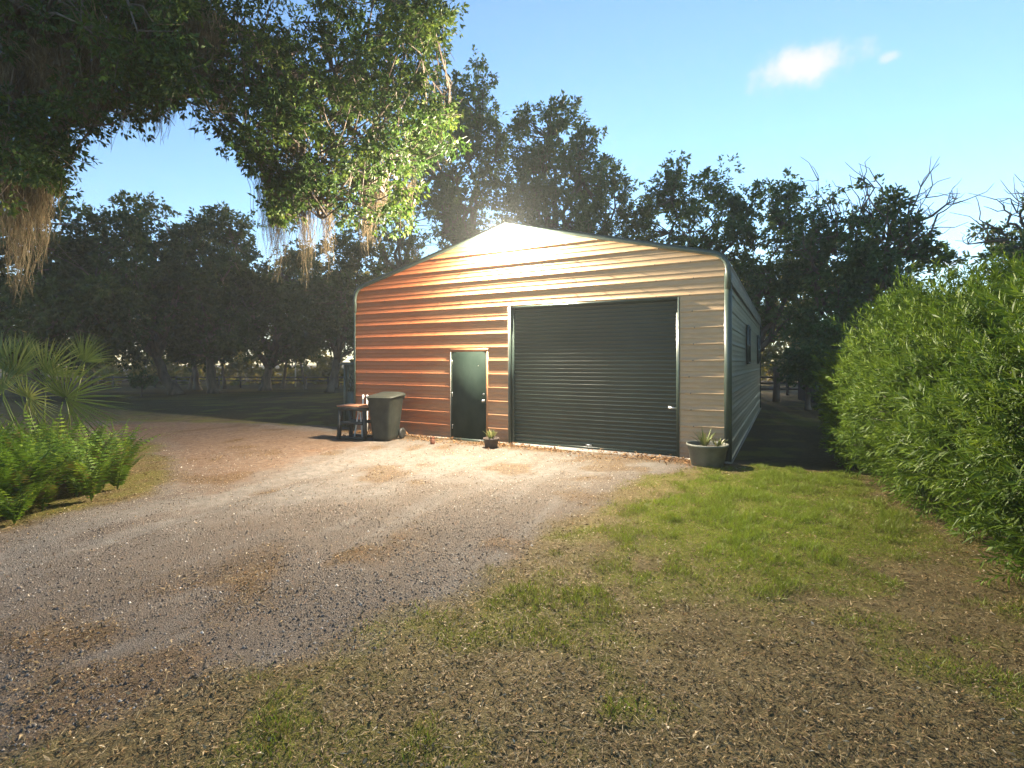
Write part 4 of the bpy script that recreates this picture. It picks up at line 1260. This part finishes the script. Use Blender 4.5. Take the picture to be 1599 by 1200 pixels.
def sample_ground(n, fn, x0, x1, y0, y1, bias=1.0):
    """n random ground points kept with probability fn(x, y); density falls off with distance"""
    outx, outy = [], []; tot = 0
    for _ in range(40):
        k = n * 3
        y = y0 + (y1 - y0) * rng.random(k) ** bias; x = rng.uniform(x0, x1, k)
        ok = (np.abs(x) < y * 1.12 + .6) & (rng.random(k) < fn(x, y))
        lx = (x - WALL_O[0]) * WU[0] + (y - WALL_O[1]) * WU[1]; ly = (x - WALL_O[0]) * WN[0] + (y - WALL_O[1]) * WN[1]
        ok &= ly < -.06
        outx.append(x[ok]); outy.append(y[ok]); tot += ok.sum()
        if tot >= n: break
    x = np.concatenate(outx)[:n]; y = np.concatenate(outy)[:n]
    return x, y, ground_z(x, y)


def flat_dirs(n, tilt):
    a = rng.uniform(0, 2 * np.pi, n)
    D = norm(np.stack([np.cos(a), np.sin(a), rng.normal(0, tilt, n)], 1))
    N = norm(np.array([0, 0, 1.]) + rng.normal(0, tilt * 1.4, (n, 3)))
    return D, N


# gravel stones
x, y, z = sample_ground(46000, lambda x, y: gmask(x, y)[0] * (1 - .85 * gmask(x, y)[1]) * (1 - .6 * gmask(x, y)[2]) * (.35 + .65 * sstep(.3, .6, fbm(x * 1.5, y * 1.5, 77, 3))), -9, 3, 1.6, 10.5, 1.9)
n_ = len(x); sz = np.minimum(.0062 * rng.lognormal(0, .42, n_), .018)
P = np.stack([x, y, z + sz * .25], 1)
A = rng.uniform(0, 6.28, n_); ca, sa = np.cos(A), np.sin(A)
base = np.array([(1, 0, 0), (.2, .85, .1), (-.9, .25, 0), (-.3, -.8, .05), (.12, .05, .75)])
V = np.zeros((n_, 5, 3)); jit = rng.uniform(.7, 1.3, (n_, 5))
for q in range(5):
    bx_, by_, bz_ = base[q]
    V[:, q, 0] = (bx_ * ca - by_ * sa) * jit[:, q] * sz; V[:, q, 1] = (bx_ * sa + by_ * ca) * jit[:, q] * sz * .85; V[:, q, 2] = bz_ * jit[:, q] * sz - (q < 4) * sz * .3
V += P[:, None]
o_ = np.arange(n_)[:, None, None] * 5
T = (np.array([(0, 1, 4), (1, 2, 4), (2, 3, 4), (3, 0, 4)])[None] + o_).reshape(-1, 3)
mb = MB(); mb.add(V.reshape(-1, 3), None, T, np.repeat(np.clip(rng.beta(2, 2.6, n_) + (rng.random(n_) > .97) * .5, 0, 1), 5))
tag(mb.build('gravel', M['gravel']), 'loose grey gravel stones scattered over the drive', 'gravel', kind='stuff')


# dry leaves
def litter_p(x, y):
    d, s, deb, red, g, bh = gmask(x, y)
    return np.clip((1 - d) * (1 - .62 * g) * 1.0 + deb * .9 + d * .05, 0, 1)


x, y, z = sample_ground(74000, litter_p, -9, 8, 1.5, 12.5, 1.9)
n_ = len(x); D, N = flat_dirs(n_, .28)
mb = MB(); mb.leaves(np.stack([x, y, z + rng.uniform(.003, .016, n_)], 1), D, N, rng.lognormal(math.log(.026), .38, n_), rng.lognormal(math.log(.0078), .32, n_), np.clip(rng.beta(2.0, 2.4, n_) + (rng.random(n_) > .975) * .45, 0, 1), bend=rng.normal(0, .2, n_), fold=.35)
tag(mb.build('leaf_litter', M['litter']), 'dry brown leaves littering the ground of the yard', 'leaves', kind='stuff')

# drifts of dry leaves along the foot of the front wall
n_ = 5200
u_ = rng.uniform(.2, 9.0, n_); d_ = -.06 - rng.exponential(.20, n_)
keep = rng.random(n_) < sstep(.35, .6, fbm(u_ * 1.6, d_ * 3, 71, 3)) * 1.2
u_, d_ = u_[keep], d_[keep]; n_ = len(u_)
x = WALL_O[0] + WU[0] * u_ + WN[0] * d_; y = WALL_O[1] + WU[1] * u_ + WN[1] * d_; z = ground_z(x, y)
D, N = flat_dirs(n_, .4)
mb = MB(); mb.leaves(np.stack([x, y, z + rng.uniform(.004, .05, n_)], 1), D, N, rng.lognormal(math.log(.055), .35, n_), rng.lognormal(math.log(.018), .3, n_), np.clip(rng.beta(2.6, 2.2, n_), 0, 1), bend=rng.normal(0, .25, n_), fold=.4)
tag(mb.build('leaf_drift', M['drift']), 'rusty brown leaves drifted along the foot of the garage front', 'leaves', kind='stuff')

# straw and pine needles
x, y, z = sample_ground(56000, lambda x, y: np.clip((1 - gmask(x, y)[0]) * (1 - .5 * gmask(x, y)[4]) + gmask(x, y)[2] * .6, 0, 1), -9, 8, 1.5, 9, 1.8)
n_ = len(x); D, N = flat_dirs(n_, .3)
mb = MB(); mb.leaves(np.stack([x, y, z + rng.uniform(.002, .014, n_)], 1), D, N, rng.lognormal(math.log(.055), .4, n_), rng.uniform(.0018, .0036, n_), rng.beta(2, 2, n_), bend=rng.normal(0, .15, n_))
tag(mb.build('straw_litter', M['straw']), 'dry straw and needles matted over the leaf mould', 'straw', kind='stuff')

# grass
x, y, z = sample_ground(115000, lambda x, y: np.clip(gmask(x, y)[4] ** 1.2, 0, 1) * (.4 + .6 * sstep(.3, .55, fbm(x * 5, y * 5, 91, 3))), -3, 8, 1.7, 10.5, 1.0)
n_ = len(x)
D = norm(np.stack([rng.normal(0, .55, n_), rng.normal(0, .55, n_), np.full(n_, 1.0)], 1))
g_ = gmask(x, y)[4]
mb = MB(); mb.leaves(np.stack([x, y, z - .004], 1), D, rdirs(n_), rng.uniform(.020, .060, n_) * (.45 + .5 * g_) * (.55 + 1.5 * sstep(.42, .7, fbm(x * 4.5, y * 4.5, 97, 3))), rng.uniform(.003, .0055, n_), np.clip(.12 + .55 * g_ + .5 * (fbm(x * 1.4, y * 1.4, 95, 3) - .5) + rng.normal(0, .24, n_), 0, 1), bend=.3)
tag(mb.build('grass', M['grass']), 'short green grass patch beside the hedge', 'grass', kind='stuff')

# ------------------------------------------------------------------ haze added to lift dark tones and glow round the lamp
m = bpy.data.materials.new('added_haze'); m.use_nodes = True
m.node_tree.nodes.clear()
mo = m.node_tree.nodes.new('ShaderNodeOutputMaterial'); pv = m.node_tree.nodes.new('ShaderNodeVolumePrincipled')
pv.inputs['Color'].default_value = (.86, .90, .92, 1); pv.inputs['Density'].default_value = HAZE
pv.inputs['Anisotropy'].default_value = .2
m.node_tree.links.new(pv.outputs[0], mo.inputs['Volume'])
mb = MB(); mb.box(-315, 315, -115, 515, -2.6, 26)
tag(mb.build('haze', m), 'thin haze added over the yard to lift dark tones', 'haze', kind='stuff')
